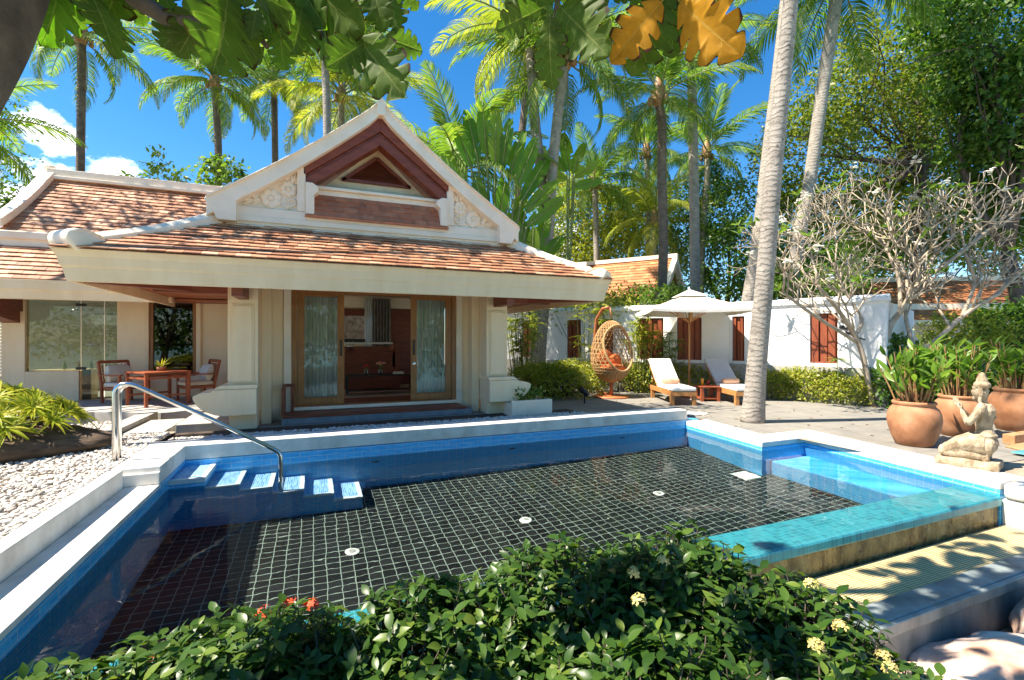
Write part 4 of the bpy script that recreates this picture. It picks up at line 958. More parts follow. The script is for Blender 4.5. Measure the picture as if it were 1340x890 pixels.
# ================================================================ garden wall, neighbours
WH = 2.66 - TZ
def garden_wall(label, A, Bp, pan, end):
    A = A.copy(); Bp = Bp.copy(); A.z = Bp.z = TZ; wd = Bp - A; WL = wd.length; wd.normalize()
    t = thing('garden_wall', label, 'wall', A, math.atan2(wd.y, wd.x), 'white garden walls')
    def wx(u):
        du = (u - CX) / FPX; r = Vector((du * CYA + SY, CYA - du * SY))
        return np.linalg.solve(np.array([[r.x, -wd.x], [r.y, -wd.y]]), [A.x, A.y])[1]
    b = MB(); xs = [0] + [wx(u) for p in pan for u in p] + [WL]
    for i in range(0, len(xs), 2): b.box(xs[i], 0, 0, xs[i + 1], .22, WH - .16)
    for i in range(1, len(xs) - 1, 2): b.box(xs[i], .001, 0, xs[i + 1], .219, 1.04); b.box(xs[i], .002, WH - .42, xs[i + 1], .218, WH - .16)
    if end: b.box(WL - .22, .22, 0, WL, 6, WH - .16)
    b.build('wall_panel', M['whitewall'], t, bevel=.008)
    b = MB(); b.box(-.04, -.06, WH - .16, WL + .06, .28, WH - .06); b.box(-.02, -.03, WH - .20, WL + .03, .25, WH - .16); b.prism_x([(-.05, WH - .06), (.11, WH + .03), (.27, WH - .06)], -.04, WL + .06); b.build('wall_coping', M['whitewall'], t, bevel=.01)
    b = MB(); b.box(0, -.05, 0, WL + .04, 0, .95); b.build('stone_base', M['concrete_raw'], t)
    for i in range(1, len(xs) - 1, 2):
        b = MB(); x0, x1 = xs[i] + .03, xs[i + 1] - .03; n = max(3, int((x1 - x0) / .15))
        for k in range(n):
            a = x0 + (x1 - x0) * k / n; e = a + (x1 - x0) / n - .03; zz = .05 if k % 2 else 0; b.box(a, .04 + zz, 1.05, e, .08 + zz, WH - .43)
        b.box(x0 - .03, .03, 1.04, x1 + .03, .14, 1.08); b.box(x0 - .03, .14, 1.04, x1 + .03, .16, WH - .42); b.build('slat_screen', M['panelwood'], t, bevel=.004)
    if end:
        b = MB(); x = wx(1108)
        for k in range(5): b.ball((x + (.0, .10, -.10, .02, .05)[k], -.02, 1.98 + (.0, .05, .03, .14, -.12)[k]), .075, .02, .05, 10, 5)
        b.tube([(x, -.02, 1.98), (x + .15, -.02, 1.75), (x + .4, -.02, 1.68)], .015, 6); b.build('wall_ornament', M['black'], t, True)
W1 = at(955, 397, D=14.65)
garden_wall('long white garden wall with red slat screens behind the egg chair and umbrella', at(640, 405, D=18.6), W1, [(684, 700), (742, 760), (778, 802), (834, 868), (886, 918)], False)
garden_wall('sunlit white garden wall with one red slat screen behind the frangipani', W1, at(1160, 385, D=11.95), [(958, 974), (1060, 1096)], True)

def gable_house(name, label, apex_uv, D, rz, W, rise, length, eave_z, wallmat):
    """simple gabled neighbour: local x across the gable, y back along the ridge"""
    p = at(*apex_uv, D=D); t = thing(name, label, 'house', (p.x, p.y, TZ), rz)
    za = p.z - TZ; ze_ = za - rise
    b = MB(); b.prism_y([(-W * .40, 0), (W * .40, 0), (W * .40, ze_ + .2), (0, za - .35), (-W * .40, ze_ + .2)], .9, length); b.build('wall', wallmat, t)
    b = MB(); sl = math.hypot(W / 2, rise)
    tiles(b, (W / 2, 0, ze_), (0, 1, 0), (-W / 2, 0, rise), sl, lambda y: (.1, length), .26, .22, .03); tiles(b, (-W / 2, length, ze_), (0, -1, 0), (W / 2, 0, rise), sl, lambda y: (0, length - .1), .26, .22, .03)
    rf_ = b.build('roof', M['rooftile2'], t)
    for s in (-1, 1):
        b = MB(); rings = []
        for k in range(7):
            q = k / 6; x = s * W / 2 * (1 - q) * 1.04; z = ze_ - .05 + rise * q + .10 + .12 * (1 - q) ** 2
            rings.append([(x, -.10, z - .3), (x, .12, z - .3), (x, .12, z), (x, -.10, z)])
        b.loft(rings); b.build('barge_board', M['white'], rf_)
    b = MB(); b.box(-.13, -.1, za - .02, .13, length, za + .16); b.build('ridge', M['white'], rf_)
    b = MB(); b.prism_y([(-W * .38, ze_ + .15), (W * .38, ze_ + .15), (0, za - .40)], .80, .9); b.build('gable_panel', M['redwood'], t)
    b = MB(); b.box(-W * .42, .5, ze_ + .02, W * .42, .88, ze_ + .14); b.bar((0, .6, ze_ + .1), (0, .6, za - .3), .09, .09); b.bar((-W * .2, .6, ze_ + .1), (0, .6, ze_ + .85), .08, .08); b.bar((W * .2, .6, ze_ + .1), (0, .6, ze_ + .85), .08, .08); b.build('gable_truss', M['white'], t)
    return t
gable_house('neighbour_house', 'neighbouring villa with orange tiled gable roof above the garden wall', (884, 337), 21.5, R(36), 4.2, 1.9, 9, 2.5, M['white'])
p = at(1215, 385, D=21); nb = thing('neighbour_house', 'neighbouring villa with long orange roof and white fascia behind the frangipani tree', 'house', (p.x, p.y, TZ), -YAW - R(8))
b = MB(); b.box(-3.6, .8, 0, 14, 6, 2.5); b.build('wall', M['white'], nb)
b = MB(); tiles(b, (-4, 0, 2.55), (1, 0, 0), (0, 1.2, .55), 1.32, lambda y: (0, 18), .27, .2, .03); tiles(b, (-3.6, 1.25, 3.35), (1, 0, 0), (0, 2.2, 1.35), 2.58, lambda y: (y * .3, 18), .27, .22, .03); rr_ = b.build('roof', M['rooftile2'], nb)
b = MB(); b.box(-4, -.04, 2.36, 14, .02, 2.56); b.box(-3.7, 1.16, 3.05, 14, 1.24, 3.36); b.box(-3, 3.3, 4.62, 14, 3.6, 4.85); b.build('fascia', M['white'], rr_)

# ================================================================ foliage builders
def leaf_cloud(name, P, outward, size, mat_, parent, tmpl=LEAF_S, up=.7, jit=1.0, smooth=False):
    n = len(P); d = outward * .5 + rnd_dir(n) * jit; d[:, 2] -= .15
    nn = rnd_dir(n) * .8 + outward * .4; nn[:, 2] += up
    s = nr.uniform(size * .65, size * 1.25, n); V, F = scatter(tmpl[0], tmpl[1], P, d, nn, s)
    return mesh_np(name, V, F, mat_, parent, smooth)

def clumps(blobs, n, cl=30, spread=.22, inner=.45, gap=-.12, seed=0.0):
    """points grouped in sprays over the outer part of ellipsoid blobs, with gaps"""
    A = np.array([b[3] * b[4] + b[4] * b[5] + b[3] * b[5] for b in blobs]); A = A / A.sum(); PP = []; OO = []
    for bl, a in zip(blobs, A):
        m = max(3, int(n * a / cl)); c = np.array(bl[:3]); r = np.array(bl[3:6])
        dirs = rnd_dir(int(m * 2.2)); keep = [noise.noise(Vector(d * 1.9 + c * .37 + seed)) > gap for d in dirs]
        dirs = dirs[np.array(keep, bool)][:m]
        k = len(dirs)
        if k == 0: continue
        rad = inner + (1.06 - inner) * nr.random(k) ** .55
        cc = c + dirs * r * rad[:, None]
        idx = np.repeat(np.arange(k), cl)
        off = nr.normal(size=(k * cl, 3)) * spread * r.mean() * .55
        PP.append(cc[idx] + off); OO.append(dirs[idx])
    return np.concatenate(PP), np.concatenate(OO)

def limb(b, a, c, r0, r1, bend=.12, n=6, sides=7):
    a = Vector(a); c = Vector(c); L = (c - a).length
    o = Vector((rng.uniform(-1, 1), rng.uniform(-1, 1), rng.uniform(-.3, .8))) * bend * L
    P = [a.lerp(c, i / n) + o * math.sin(math.pi * i / n) for i in range(n + 1)]
    b.tube(P, [r0 + (r1 - r0) * i / n for i in range(n + 1)], sides); return P

def tree(label, base, blobs, nleaf, size, lmat, r0=.25, group='leafy trees behind the garden wall', bark='bark', twigs=5, name='leafy_tree', cl=30, spread=.22, gap=-.12, fork=None, tmpl=LEAF_S):
    t = thing(name, label, 'tree', base, 0, group); B = Vector(base)
    cen = Vector(np.mean([b[:3] for b in blobs], axis=0)); fk = Vector(fork) if fork else B.lerp(cen, .45); fk -= Vector((0, 0, 0))
    b = MB(); limb(b, (0, 0, 0), fk - B, r0, r0 * .7, .05)
    for bl in blobs:
        c = Vector(bl[:3]); P = limb(b, fk - B, c - B, r0 * .5, r0 * .14, .12)
        for k in range(twigs):
            s = P[rng.randint(2, 6)]; e = c - B + Vector((rng.gauss(0, 1) * bl[3], rng.gauss(0, 1) * bl[4], rng.gauss(.2, .8) * bl[5])) * .6
            limb(b, s, e, r0 * .13, r0 * .03, .15, 4, 5)
    b.build('trunk', M[bark], t, True)
    P, O = clumps(blobs, nleaf, cl, spread, .4, gap, B.x)
    leaf_cloud('crown', P - np.array(B), O, size, M[lmat], t, tmpl)
    return t

def blob(u, v, D, w, h, dep=None):
    """crown ellipsoid w by h pixels wide around a pixel at depth D"""
    p = at(u, v, D=D); a = w / 2 * D / FPX; c = h / 2 * D / FPX
    return (p.x, p.y, p.z, a, (dep or a), c)

# ---------------------------------------------------------------- palms
def frond_mesh(name, L, bend, n=46, width=.30, droop=.9, seed=1, mats=None):
    r = random.Random(seed); V = []; F = []
    pts = []; ang = 0.0; p = Vector((0, 0, 0)); N = 24
    for i in range(N + 1):
        pts.append(p.copy()); p = p + Vector((0, math.cos(ang), math.sin(ang))) * L / N; ang -= bend / N * (.4 + 1.2 * i / N)
    def cur(t):
        x = t * N; i = min(int(x), N - 1); return pts[i].lerp(pts[i + 1], x - i), (pts[i + 1] - pts[i]).normalized()
    b = MB(); b.tube([cur(t)[0] for t in [k / 9 for k in range(10)]], [.035 * L / 4 * (1 - .85 * k / 9) + .004 for k in range(10)], 5); b.m = 1
    for i in range(n):
        t = .14 + .86 * (i + r.random() * .5) / n
        c, d = cur(min(t, .995)); nl = Vector((1, 0, 0)); up = nl.cross(d)
        ll = L * width * (math.sin(math.pi * min(1, .12 + .90 * t)) ** .6) * r.uniform(.85, 1.1)
        for s in (-1, 1):
            if r.random() < .04: continue
            k = droop * r.uniform(.7, 1.3)
            d1 = (nl * s * .85 + d * (.45 + .5 * t) + up * .22).normalized(); d2 = (d1 + Vector((0, 0, -1)) * k * .8).normalized(); d3 = (d1 + Vector((0, 0, -1)) * k * 2.0).normalized()
            p1 = c + d1 * ll * .33; p2 = p1 + d2 * ll * .35; p3 = p2 + d3 * ll * .32; wv_ = d * (.017 * L / 3 + .010)
            b.add([c - wv_ * .5, c + wv_ * .5, p1 - wv_, p1 + wv_, p2 - wv_ * .8, p2 + wv_ * .8, p3], [(0, 1, 3, 2), (2, 3, 5, 4), (4, 5, 6)])
    me = bpy.data.meshes.new(name); me.from_pydata(b.V, [], b.F)
    for m in mats: me.materials.append(m)
    me.polygons.foreach_set('material_index', b.M); me.update(); return me
FR = {}
for key, lm_ in (('g', 'lf_palm'), ('y', 'lf_palm_y')):
    FR[key] = [frond_mesh('frond', 3.6, bd, 50, .27, dr, 3 + i, [M['stem'], M[lm_]]) for i, (bd, dr) in enumerate(((.7, .5), (1.15, .9), (1.6, 1.2), (1.9, 1.4)))]

def palm(label, pts, r0, r1, nf=20, size=1.0, key='g', bark='bark_palm', spread=(78, -38), az0=0, coconuts=True, flare=1.25, only=None):
    base = Vector(pts[0]); base.z = max(min(base.z, TZ), TZ)
    t = thing('palm_tree', label, 'palm', base, 0, 'coconut palms around the villa'); loc = [Vector(p) - base for p in pts]
    # smooth trunk path
    P = []; m = len(loc)
    for i in range(m - 1):
        a = loc[max(i - 1, 0)]; b_ = loc[i]; c = loc[i + 1]; d = loc[min(i + 2, m - 1)]
        for k in range(8):
            q = k / 8; P.append(.5 * ((2 * b_) + (-a + c) * q + (2 * a - 5 * b_ + 4 * c - d) * q * q + (-a + 3 * b_ - 3 * c + d) * q ** 3))
    P.append(loc[-1]); n = len(P)
    rad = [(r0 + (r1 - r0) * i / (n - 1)) * (1 + (flare - 1) * math.exp(-i / n * 12)) for i in range(n)]
    b = MB(); b.tube(P, rad, 18); b.build('trunk', M[bark], t, True)
    top = loc[-1]; b = MB(); b.lathe([(r1 * 1.0, -.35), (r1 * 1.5, -.1), (r1 * 1.7, .15), (r1 * 1.1, .5), (r1 * .3, .9)], 10, top)
    if coconuts:
        for k in range(7): a = k * 2.1 + az0; b.ball(top + Vector((math.cos(a) * r1 * 2.1, math.sin(a) * r1 * 2.1, -.12 - .12 * (k % 2))), .10, .10, .13, 8, 6)
    b.build('crown_heart', M['stem_red'], t, True)
    for k in range(nf):
        q = (k + .5) / nf; az = az0 + k * 2.39996; el = R(spread[0] + (spread[1] - spread[0]) * q ** 1.15 + rng.uniform(-7, 7))
        me = FR[key][min(3, int(q * 3.2 + rng.random() * .8))]
        o = bpy.data.objects.new('frond', me); COL.objects.link(o); o.parent = t
        s = size * (.72 + .35 * math.sin(math.pi * min(1, q * .8 + .15))) * rng.uniform(.92, 1.08); o.scale = (s, s, s)
        o.location = top + Vector((0, 0, .25 - .35 * q)); o.rotation_euler = (el, rng.uniform(-.25, .25), az)
    return t
def tpts(D, *uv, base_z=TZ):
    P = [at(u, v, D=D) for u, v in uv]; f = P[0].copy(); 
    if f.z > base_z + .3: f2 = f.copy(); f2.z = base_z; P = [f2] + P
    return P
fp = at(985, 552, Z=TZ); FD = (fp.x * SY + fp.y * CYA)
palm('nearest coconut palm, thick pale ringed trunk on the terrace before the second lounger', [fp] + [at(u, v, D=FD + e) for u, v, e in ((991, 470, -.15), (1003, 340, -.35), (1013, 220, -.5), (1027, 80, -.7), (1037, -20, -.9), (1054, -190, -1.1), (1066, -300, -1.2))], .185, .10, 18, 1.15, 'g', flare=1.3, az0=.4)
palm('coconut palm rising behind the white wall just left of the nearest palm trunk', [at(972, 500, D=15.3)] + [at(u, v, D=15.3 + e) for u, v, e in ((976, 420, 0), (991, 320, 0), (1005, 200, .1), (1022, 60, .2), (1034, -60, .3), (1050, -220, .3))], .21, .155, 18, 1.25, 'g', az0=1.3, flare=1.7)
palm('leaning coconut palm in front of the big spreading tree on the right', tpts(16.5, (1038, 380), (1045, 315), (1060, 235), (1076, 120), (1091, 20), (1100, -35)), .22, .19, 20, 1.25, 'g', az0=2.0)
palm('coconut palm with dark slender trunk rising in front of the gabled neighbouring house', tpts(18, (863, 440), (868, 330), (866, 230), (866, 165), (862, 128)), .18, .16, 17, .95, 'g', 'bark_palm_dark', az0=.8)
palm('tall coconut palm with grey trunk right of the dark trunked palm', tpts(19.5, (910, 440), (909, 300), (907, 180), (904, 62)), .21, .18, 16, .98, 'g', az0=2.6)
palm('thin coconut palm with a fresh crown behind the tall grey trunk', tpts(24, (916, 400), (920, 300), (925, 240), (925, 200)), .17, .14, 15, 1.0, 'g', az0=4.0)
palm('coconut palm whose straight trunk crosses the curved trunk behind the porch roof', tpts(16.6, (700, 465), (716, 330), (722, 235), (730, 150), (740, 78)), .20, .17, 18, 1.1, 'g', az0=1.0)
palm('coconut palm with strongly curved trunk behind the porch roof', tpts(16.9, (707, 465), (716, 340), (711, 250), (700, 160), (694, 70), (690, 40)), .20, .17, 18, 1.1, 'y', az0=2.9)
palm('coconut palm with dark trunk behind the traveller palm fan', tpts(22.5, (680, 330), (678, 230), (688, 120), (688, 20)), .19, .16, 14, 1.0, 'g', 'bark_palm_dark', az0=5.0)
palm('lone coconut palm with straight dark trunk beyond the left roof', tpts(20, (105, 420), (105, 240), (106, 160), (107, 48)), .16, .145, 16, 1.05, 'g', 'bark_palm_dark', az0=.3, spread=(70, -45))
palm('coconut palm with full crown beyond the left roof, right of the lone palm', tpts(25, (286, 420), (286, 220), (284, 160), (281, 108)), .19, .16, 24, 1.12, 'g', 'bark_palm_dark', az0=.9)
palm('distant thin coconut palm left of the gable slope', tpts(28, (362, 420), (360, 200), (359, 140), (358, 110)), .19, .16, 20, 1.1, 'g', 'bark_palm_dark', az0=3.3)
palm('coconut palm with bare pale trunk just above the left gable slope', tpts(20.5, (430, 420), (428, 170), (426, 100), (424, 30)), .17, .15, 20, 1.1, 'g', az0=2.2)
palm('yellowish coconut palm crown peeping over the gable top', tpts(24, (446, 420), (446, 260), (446, 190), (447, 128)), .19, .16, 24, 1.25, 'y', az0=1.7)
palm('coconut palm at the left picture edge with only frond tips in view', tpts(15, (-75, 400), (-72, 260), (-70, 160)), .17, .15, 16, 1.05, 'g', az0=2.0)
palm('small coconut palm in the middle distance left of the dark trunked palm', tpts(27, (849, 420), (848, 300), (848, 250), (846, 200)), .17, .15, 15, .95, 'g', az0=4.4)
palm('young bright yellow palm between the distant trunks', tpts(25, (856, 420), (856, 340), (857, 290)), .15, .13, 18, 1.0, 'y', az0=.2, coconuts=False)
palm('mid distance palm with drooping crown among the yellow green trees', tpts(26, (782, 420), (780, 300), (778, 240)), .17, .15, 17, .95, 'g', az0=3.7)
palm('feathery dark palm left of the traveller palm, just beyond the gable', tpts(17, (612, 420), (608, 300), (603, 225)), .17, .15, 22, 1.0, 'g', az0=5.3, coconuts=False)

# ---------------------------------------------------------------- traveller palm and banana plants
def paddle(L, wd_, bend=.5, seed=0, tears=2):
    """big paddle leaf with torn edges: (verts, faces)"""
    r = random.Random(seed); V = []; F = []; N = 22
    cuts = set(r.sample(range(4, N - 1), tears))
    for i in range(N + 1):
        t = i / N; w_ = wd_ * math.sin(math.pi * min(.995, .06 + .92 * t)) ** .55; y = L * t; z = -bend * L * t * t * .5
        for c in (-1, -.5, 0, .5, 1): V.append((c * w_, y + (abs(c) * .05 * L), z + .16 * abs(c) * w_ + (r.uniform(-.03, .03) * wd_ if c else 0)))
    for i in range(N):
        for j in range(4):
            if (i in cuts) and j == (0 if i % 2 else 3): continue
            a = i * 5 + j; F.append((a, a + 1, a + 6, a + 5))
    return V, F
def fan_plant(name, label, cat, base, leaves, lmat, stem=.03, group=None, facing=None):
    """leaves: list of (pixel u, v of blade foot, u, v of tip, blade width m, D)"""
    t = thing(name, label, cat, base, 0, group); B = Vector(base)
    for k, (u0, v0, u1, v1, wd_, D) in enumerate(leaves):
        f = at(u0, v0, D=D) - B; e = at(u1, v1, D=D + rng.uniform(-.6, .6)) - B; L = (e - f).length; d = (e - f).normalized()
        V, F = paddle(L, wd_, rng.uniform(.1, .35), k); tocam = (Vector((0, 0, 1.5)) - (f + B)).normalized(); tocam = (tocam + Vector((rng.uniform(-.5, .5), rng.uniform(-.4, .4), rng.uniform(.0, .6)))).normalized()
        x = d.cross(tocam).normalized(); z = x.cross(d)
        b = MB(); b.add([f + x * p[0] + d * p[1] + z * p[2] for p in V], F); b.m = 1
        b.tube([Vector((rng.uniform(-.05, .05), rng.uniform(-.05, .05), .3)), (f * .5) + Vector((0, 0, .2)), f, f.lerp(e, .5), e], [stem * 1.6, stem * 1.2, stem, stem * .6, stem * .2], 6)
        b.build('leaf', [M[lmat], M['stem']], t, True)
    return t
trav = []
for k, (a, l0, l1) in enumerate(((-50, 55, 115), (-42, 70, 130), (-34, 75, 150), (-27, 92, 160), (-21, 100, 178), (-15, 112, 190), (-10, 118, 204), (-4, 122, 212), (1, 110, 200), (6, 105, 190), (12, 95, 176), (19, 90, 175), (27, 78, 160), (36, 70, 140), (46, 60, 125), (-30, 50, 110), (-12, 55, 115), (8, 50, 112), (24, 46, 105))):
    q = R(a); u0, v0 = 646, 345; trav.append((u0 + l0 * math.sin(q), v0 - l0 * 1.15 * math.cos(q), u0 + l1 * math.sin(q), v0 - l1 * math.cos(q), .25, 15.6))
fan_plant('traveller_palm', 'traveller palm with a fan of tall paddle leaves beyond the right gable slope', 'palm', at(648, 470, D=15.6) - Vector((0, 0, 0)), trav, 'lf_banana', .035)
ban = [(690, 335, 682, 275, .22, 16), (702, 335, 716, 280, .24, 16), (706, 345, 738, 305, .22, 16), (686, 345, 662, 300, .20, 16), (696, 350, 698, 300, .22, 15.5)]
fan_plant('banana_plant', 'banana plant with broad dark leaves at the foot of the twin palms', 'plant', at(698, 470, D=16), ban, 'lf_banana', .04)
fan_plant('banana_plant', 'ragged banana plant with a brown hanging leaf behind the twin palm trunks', 'plant', at(742, 440, D=18.5), [(742, 225, 704, 190, .26, 18.5), (745, 225, 738, 172, .26, 18.5), (750, 228, 763, 185, .24, 18.5), (752, 232, 780, 214, .22, 18.5), (742, 235, 705, 222, .24, 18.5), (750, 245, 788, 236, .2, 18.5)], 'lf_banana', .028)

# ---------------------------------------------------------------- broadleaf trees
def gpt(u, D): p = at(u, 500, D=D); p.z = TZ; return p
tree('big spreading olive green tree with dark bare limbs behind the frangipani', gpt(1195, 23), [blob(1110, 130, 23, 150, 110), blob(1060, 200, 22, 120, 120), blob(1185, 85, 24, 170, 110), blob(1160, 190, 25, 150, 100), blob(1250, 110, 25, 150, 130), blob(1085, 275, 23, 150, 100), blob(1040, 290, 24, 90, 110), blob(1240, 230, 25, 170, 120), blob(1160, 270, 26, 140, 90), blob(1110, 40, 26, 60, 40)], 42000, .21, 'lf_olive', .34, cl=26, spread=.28, gap=-.16, fork=at(1205, 215, D=23), twigs=7)
tree('tall dark green tree filling the top right picture corner', gpt(1330, 18), [blob(1300, 60, 18, 150, 150), blob(1345, 150, 18, 130, 150), blob(1250, 10, 19, 120, 80), blob(1300, 180, 19, 110, 90), blob(1340, 260, 19, 120, 110), blob(1285, 110, 19, 90, 60)], 19000, .24, 'lf_dark', .3, cl=26, spread=.27, gap=-.16)
tree('round yellow green tree behind the porch roof corner', gpt(775, 29), [blob(770, 285, 29, 110, 100), blob(735, 330, 29, 100, 80), blob(800, 325, 29, 90, 80), blob(745, 255, 30, 70, 60), blob(815, 280, 31, 70, 70)], 13000, .22, 'lf_yellow', .18, cl=24, spread=.26)
tree('dense dark green tree behind the grey palm trunk and umbrella', gpt(950, 25), [blob(945, 280, 25, 110, 90), blob(965, 335, 24, 110, 100), blob(915, 330, 25, 90, 100), blob(985, 370, 23, 90, 80), blob(930, 240, 26, 70, 60)], 13000, .19, 'lf_dark', .2, cl=24, spread=.25)
tree('leafy green tree in the gap left of the dark trunked palm', gpt(840, 30), [blob(835, 280, 30, 120, 110), blob(800, 240, 31, 80, 60), blob(880, 300, 31, 90, 90), blob(700, 300, 30, 120, 120), blob(845, 340, 29, 120, 70)], 12000, .22, 'lf_mid', .2, cl=24, spread=.26)
tree('low green shrub tree right of the nearest palm, above the white wall', gpt(1030, 18.5), [blob(1030, 345, 18.5, 80, 70), blob(1075, 350, 19, 90, 70), blob(1000, 370, 18, 60, 50)], 6500, .17, 'lf_dark', .1, cl=24, spread=.26)
tree('green shrub tree behind the frangipani crown on the right', gpt(1250, 27), [blob(1230, 310, 27, 120, 90), blob(1310, 310, 27, 110, 100), blob(1180, 320, 27, 110, 80), blob(1130, 335, 27, 100, 70)], 11000, .27, 'lf_mid', .12, cl=24, spread=.26)
tree('thin leafy shoot above the left roof ridge', gpt(225, 19), [blob(206, 212, 19, 22, 36), blob(222, 232, 19, 50, 26), blob(190, 238, 19, 40, 16)], 420, .20, 'lf_mid', .05, group='leafy shoots above the left roof', cl=12, spread=.4, twigs=3, tmpl=LEAF)
tree('bushy leafy shoot above the left roof beside the gable foot', gpt(290, 18), [blob(290, 230, 18, 50, 40), blob(278, 218, 18, 24, 20), blob(303, 222, 18, 24, 22)], 620, .20, 'lf_mid', .05, group='leafy shoots above the left roof', cl=14, spread=.36, twigs=3, tmpl=LEAF)
tree('far leafy tree beyond the left roof at the picture edge', gpt(-90, 22), [blob(-90, 150, 22, 180, 190), blob(-40, 250, 22, 130, 90), blob(10, 272, 22, 40, 16)], 7000, .22, 'lf_mid', .3, cl=26)

# ---------------------------------------------------------------- hedges and shrubs
def hedge(label, poly_uvs, D0, h, n, size, lmat, depth=1.2, name='hedge', stick=True):
    """hedge along ground points given as (u, D) pairs"""
    P0 = [gpt(u, D) for u, D in poly_uvs]; t = thing(name, label, 'hedge', P0[0], 0); B = np.array(P0[0])
    seg = [(P0[i + 1] - P0[i]).length for i in range(len(P0) - 1)]; cum = np.cumsum([0] + seg)
    s = nr.random(n) * cum[-1]; k = np.clip(np.searchsorted(cum, s) - 1, 0, len(seg) - 1); f = (s - cum[k]) / np.array(seg)[k]
    A = np.array([list(p) for p in P0]); c = A[k] * (1 - f[:, None]) + A[k + 1] * f[:, None]
    d = A[k + 1] - A[k]; nx = nrm(np.stack([-d[:, 1], d[:, 0], np.zeros(n)], 1))
    if (nx[0] @ np.array([c[0][0], c[0][1], 0])) < 0: nx = -nx
    ang = nr.random(n) * math.pi; rr = .72 + .30 * nr.random(n) ** .7
    lump = np.array([noise.noise(Vector((p[0] * 1.1, p[1] * 1.1, 3.1))) for p in c]); hh = h * (1 + .28 * lump)
    off = -np.cos(ang) * rr * depth / 2; zz = np.sin(ang) ** .6 * rr * hh
    P = c + nx * (off + depth / 2)[:, None]; P[:, 2] += zz; P += nr.normal(size=P.shape) * .04
    O = nx * (-np.cos(ang))[:, None]; O[:, 2] += np.sin(ang)
    leaf_cloud('leaves', P - B, O, size, M[lmat], t)
    b = MB()
    for i in range(0, n, max(1, n // 160)):
        e = P[i] - B; g0 = c[i] + nx[i] * depth / 2 - B; b.tube([g0 * 1.0, (g0 + e) / 2 + np.array([0, 0, .05]), e], [.014, .009, .004], 4)
    b.build('branches', M['bark'], t)
    return t
hedge('bright green clipped hedge along the path from the porch to the egg chair', [(655, 13.4), (700, 13.0), (765, 13.2), (800, 14.6)], 0, .92, 10000, .085, 'lf_yellow', 2.2)
hedge('low green hedge behind the umbrella and the loungers', [(815, 14.9), (870, 15.0), (930, 14.6), (985, 14.2)], 0, .95, 6000, .10, 'lf_yellow', 1.2)
hedge('yellow green hedge under the white wall right of the nearest palm', [(1000, 13.4), (1050, 12.9), (1100, 12.3), (1140, 11.9)], 0, .85, 8500, .085, 'lf_yellow', 1.1)
hedge('dark mixed shrub bank behind the terracotta pots', [(1150, 11.6), (1210, 11.3), (1280, 11.0), (1345, 11.0)], 0, 1.0, 7000, .12, 'lf_dark', 1.8)
def bush(label, u, v, D, w_, h_, n, size, lmat, name='shrub'):
    bl = blob(u, v, D, w_, h_); t = thing(name, label, 'shrub', gpt(u, D)); B = np.array(t.location)
    P, O = clumps([bl], n, 12, .3, .5, -.5); leaf_cloud('leaves', P - B, O, size, M[lmat], t)
    b = MB()
    for i in range(0, len(P), max(1, len(P) // 40)): b.tube([(0, 0, 0), (P[i] - B) * .5 + np.array([0, 0, .05]), P[i] - B], [.02, .012, .004], 4)
    b.build('branches', M['bark'], t); return t
bush('rounded yellow topped shrub right of the frangipani trunks', 1262, 440, 13.2, 86, 60, 3600, .10, 'lf_yellow')
bush('dark broadleaf shrub at the right edge above the pots', 1320, 430, 13.5, 70, 60, 2000, .17, 'lf_dark')
bush('dark leafy shrub at the frangipani foot beside the white wall end', 1165, 470, 12.6, 60, 60, 1500, .16, 'lf_mid')
bush('bushy green shrub on the wall top left of the umbrella', 770, 398, 17.5, 150, 26, 2200, .14, 'lf_yellow')
bush('spiky shrub on the wall top behind the umbrella', 860, 392, 17, 90, 30, 1600, .15, 'lf_mid')
bush('green shrub growing over the wall right of the nearest palm', 1060, 372, 16.5, 120, 34, 2200, .15, 'lf_mid')

def tuft_plant(label, u, D, stems, lmat='lf_broad', ll=.34, nb=14, name='tuft_plant', group='slender tufted plants before the garden wall'):
    """slender canes each topped by a star of narrow leaflets; stems: (du px, v top)"""
    t = thing(name, label, 'plant', gpt(u, D), 0, group); B = t.location; b = MB(); PP = []; DD = []
    for du, v in stems:
        e = at(u + du, v, D=D + rng.uniform(-.3, .3)) - B; g0 = Vector((e.x * .5, e.y * .5, 0)); b.tube([g0, (g0 + e) / 2, e], [.016, .012, .008], 5)
        for tt in (1, .86) if e.z > 1.2 else (1,):
            for k in range(nb):
                PP.append(g0.lerp(e, tt)); a = rng.random() * 6.283; DD.append((math.cos(a), math.sin(a), rng.uniform(-.35, .55)))
    b.build('canes', M['stem'], t); n = len(PP)
    V, F = scatter(BLADE[0], BLADE[1], np.array(PP), np.array(DD), rnd_dir(n) * .3 + [0, 0, 1], nr.uniform(ll * .7, ll * 1.15, n)); mesh_np('leaves', V, F, M[lmat], t)
    return t
tuft_plant('dense clump of slender tufted canes beside the right porch column', 685, 14.8, [(rng.uniform(-26, 26), rng.uniform(400, 462)) for _ in range(26)], 'lf_yellow', .36)
tuft_plant('tall thin tufted canes left of the egg chair before the white wall', 768, 15.2, [(-14, 398), (-4, 384), (6, 392), (12, 420), (-8, 440), (18, 405), (2, 452)], 'lf_yellow', .40)
tuft_plant('tufted canes between the egg chair and the umbrella', 838, 15.2, [(rng.uniform(-16, 18), rng.uniform(410, 460)) for _ in range(14)], 'lf_yellow', .42)
tuft_plant('dark star leaved dwarf palm left of the umbrella pole', 876, 15.0, [(-8, 442), (0, 436), (9, 446), (4, 458), (-4, 462)], 'lf_mid', .36, 18)
tuft_plant('pale star leaved dwarf palm at the foot of the right red slat screen', 1105, 12.6, [(-10, 470), (0, 462), (10, 474), (18, 484), (-4, 486)], 'lf_mid', .34, 18)
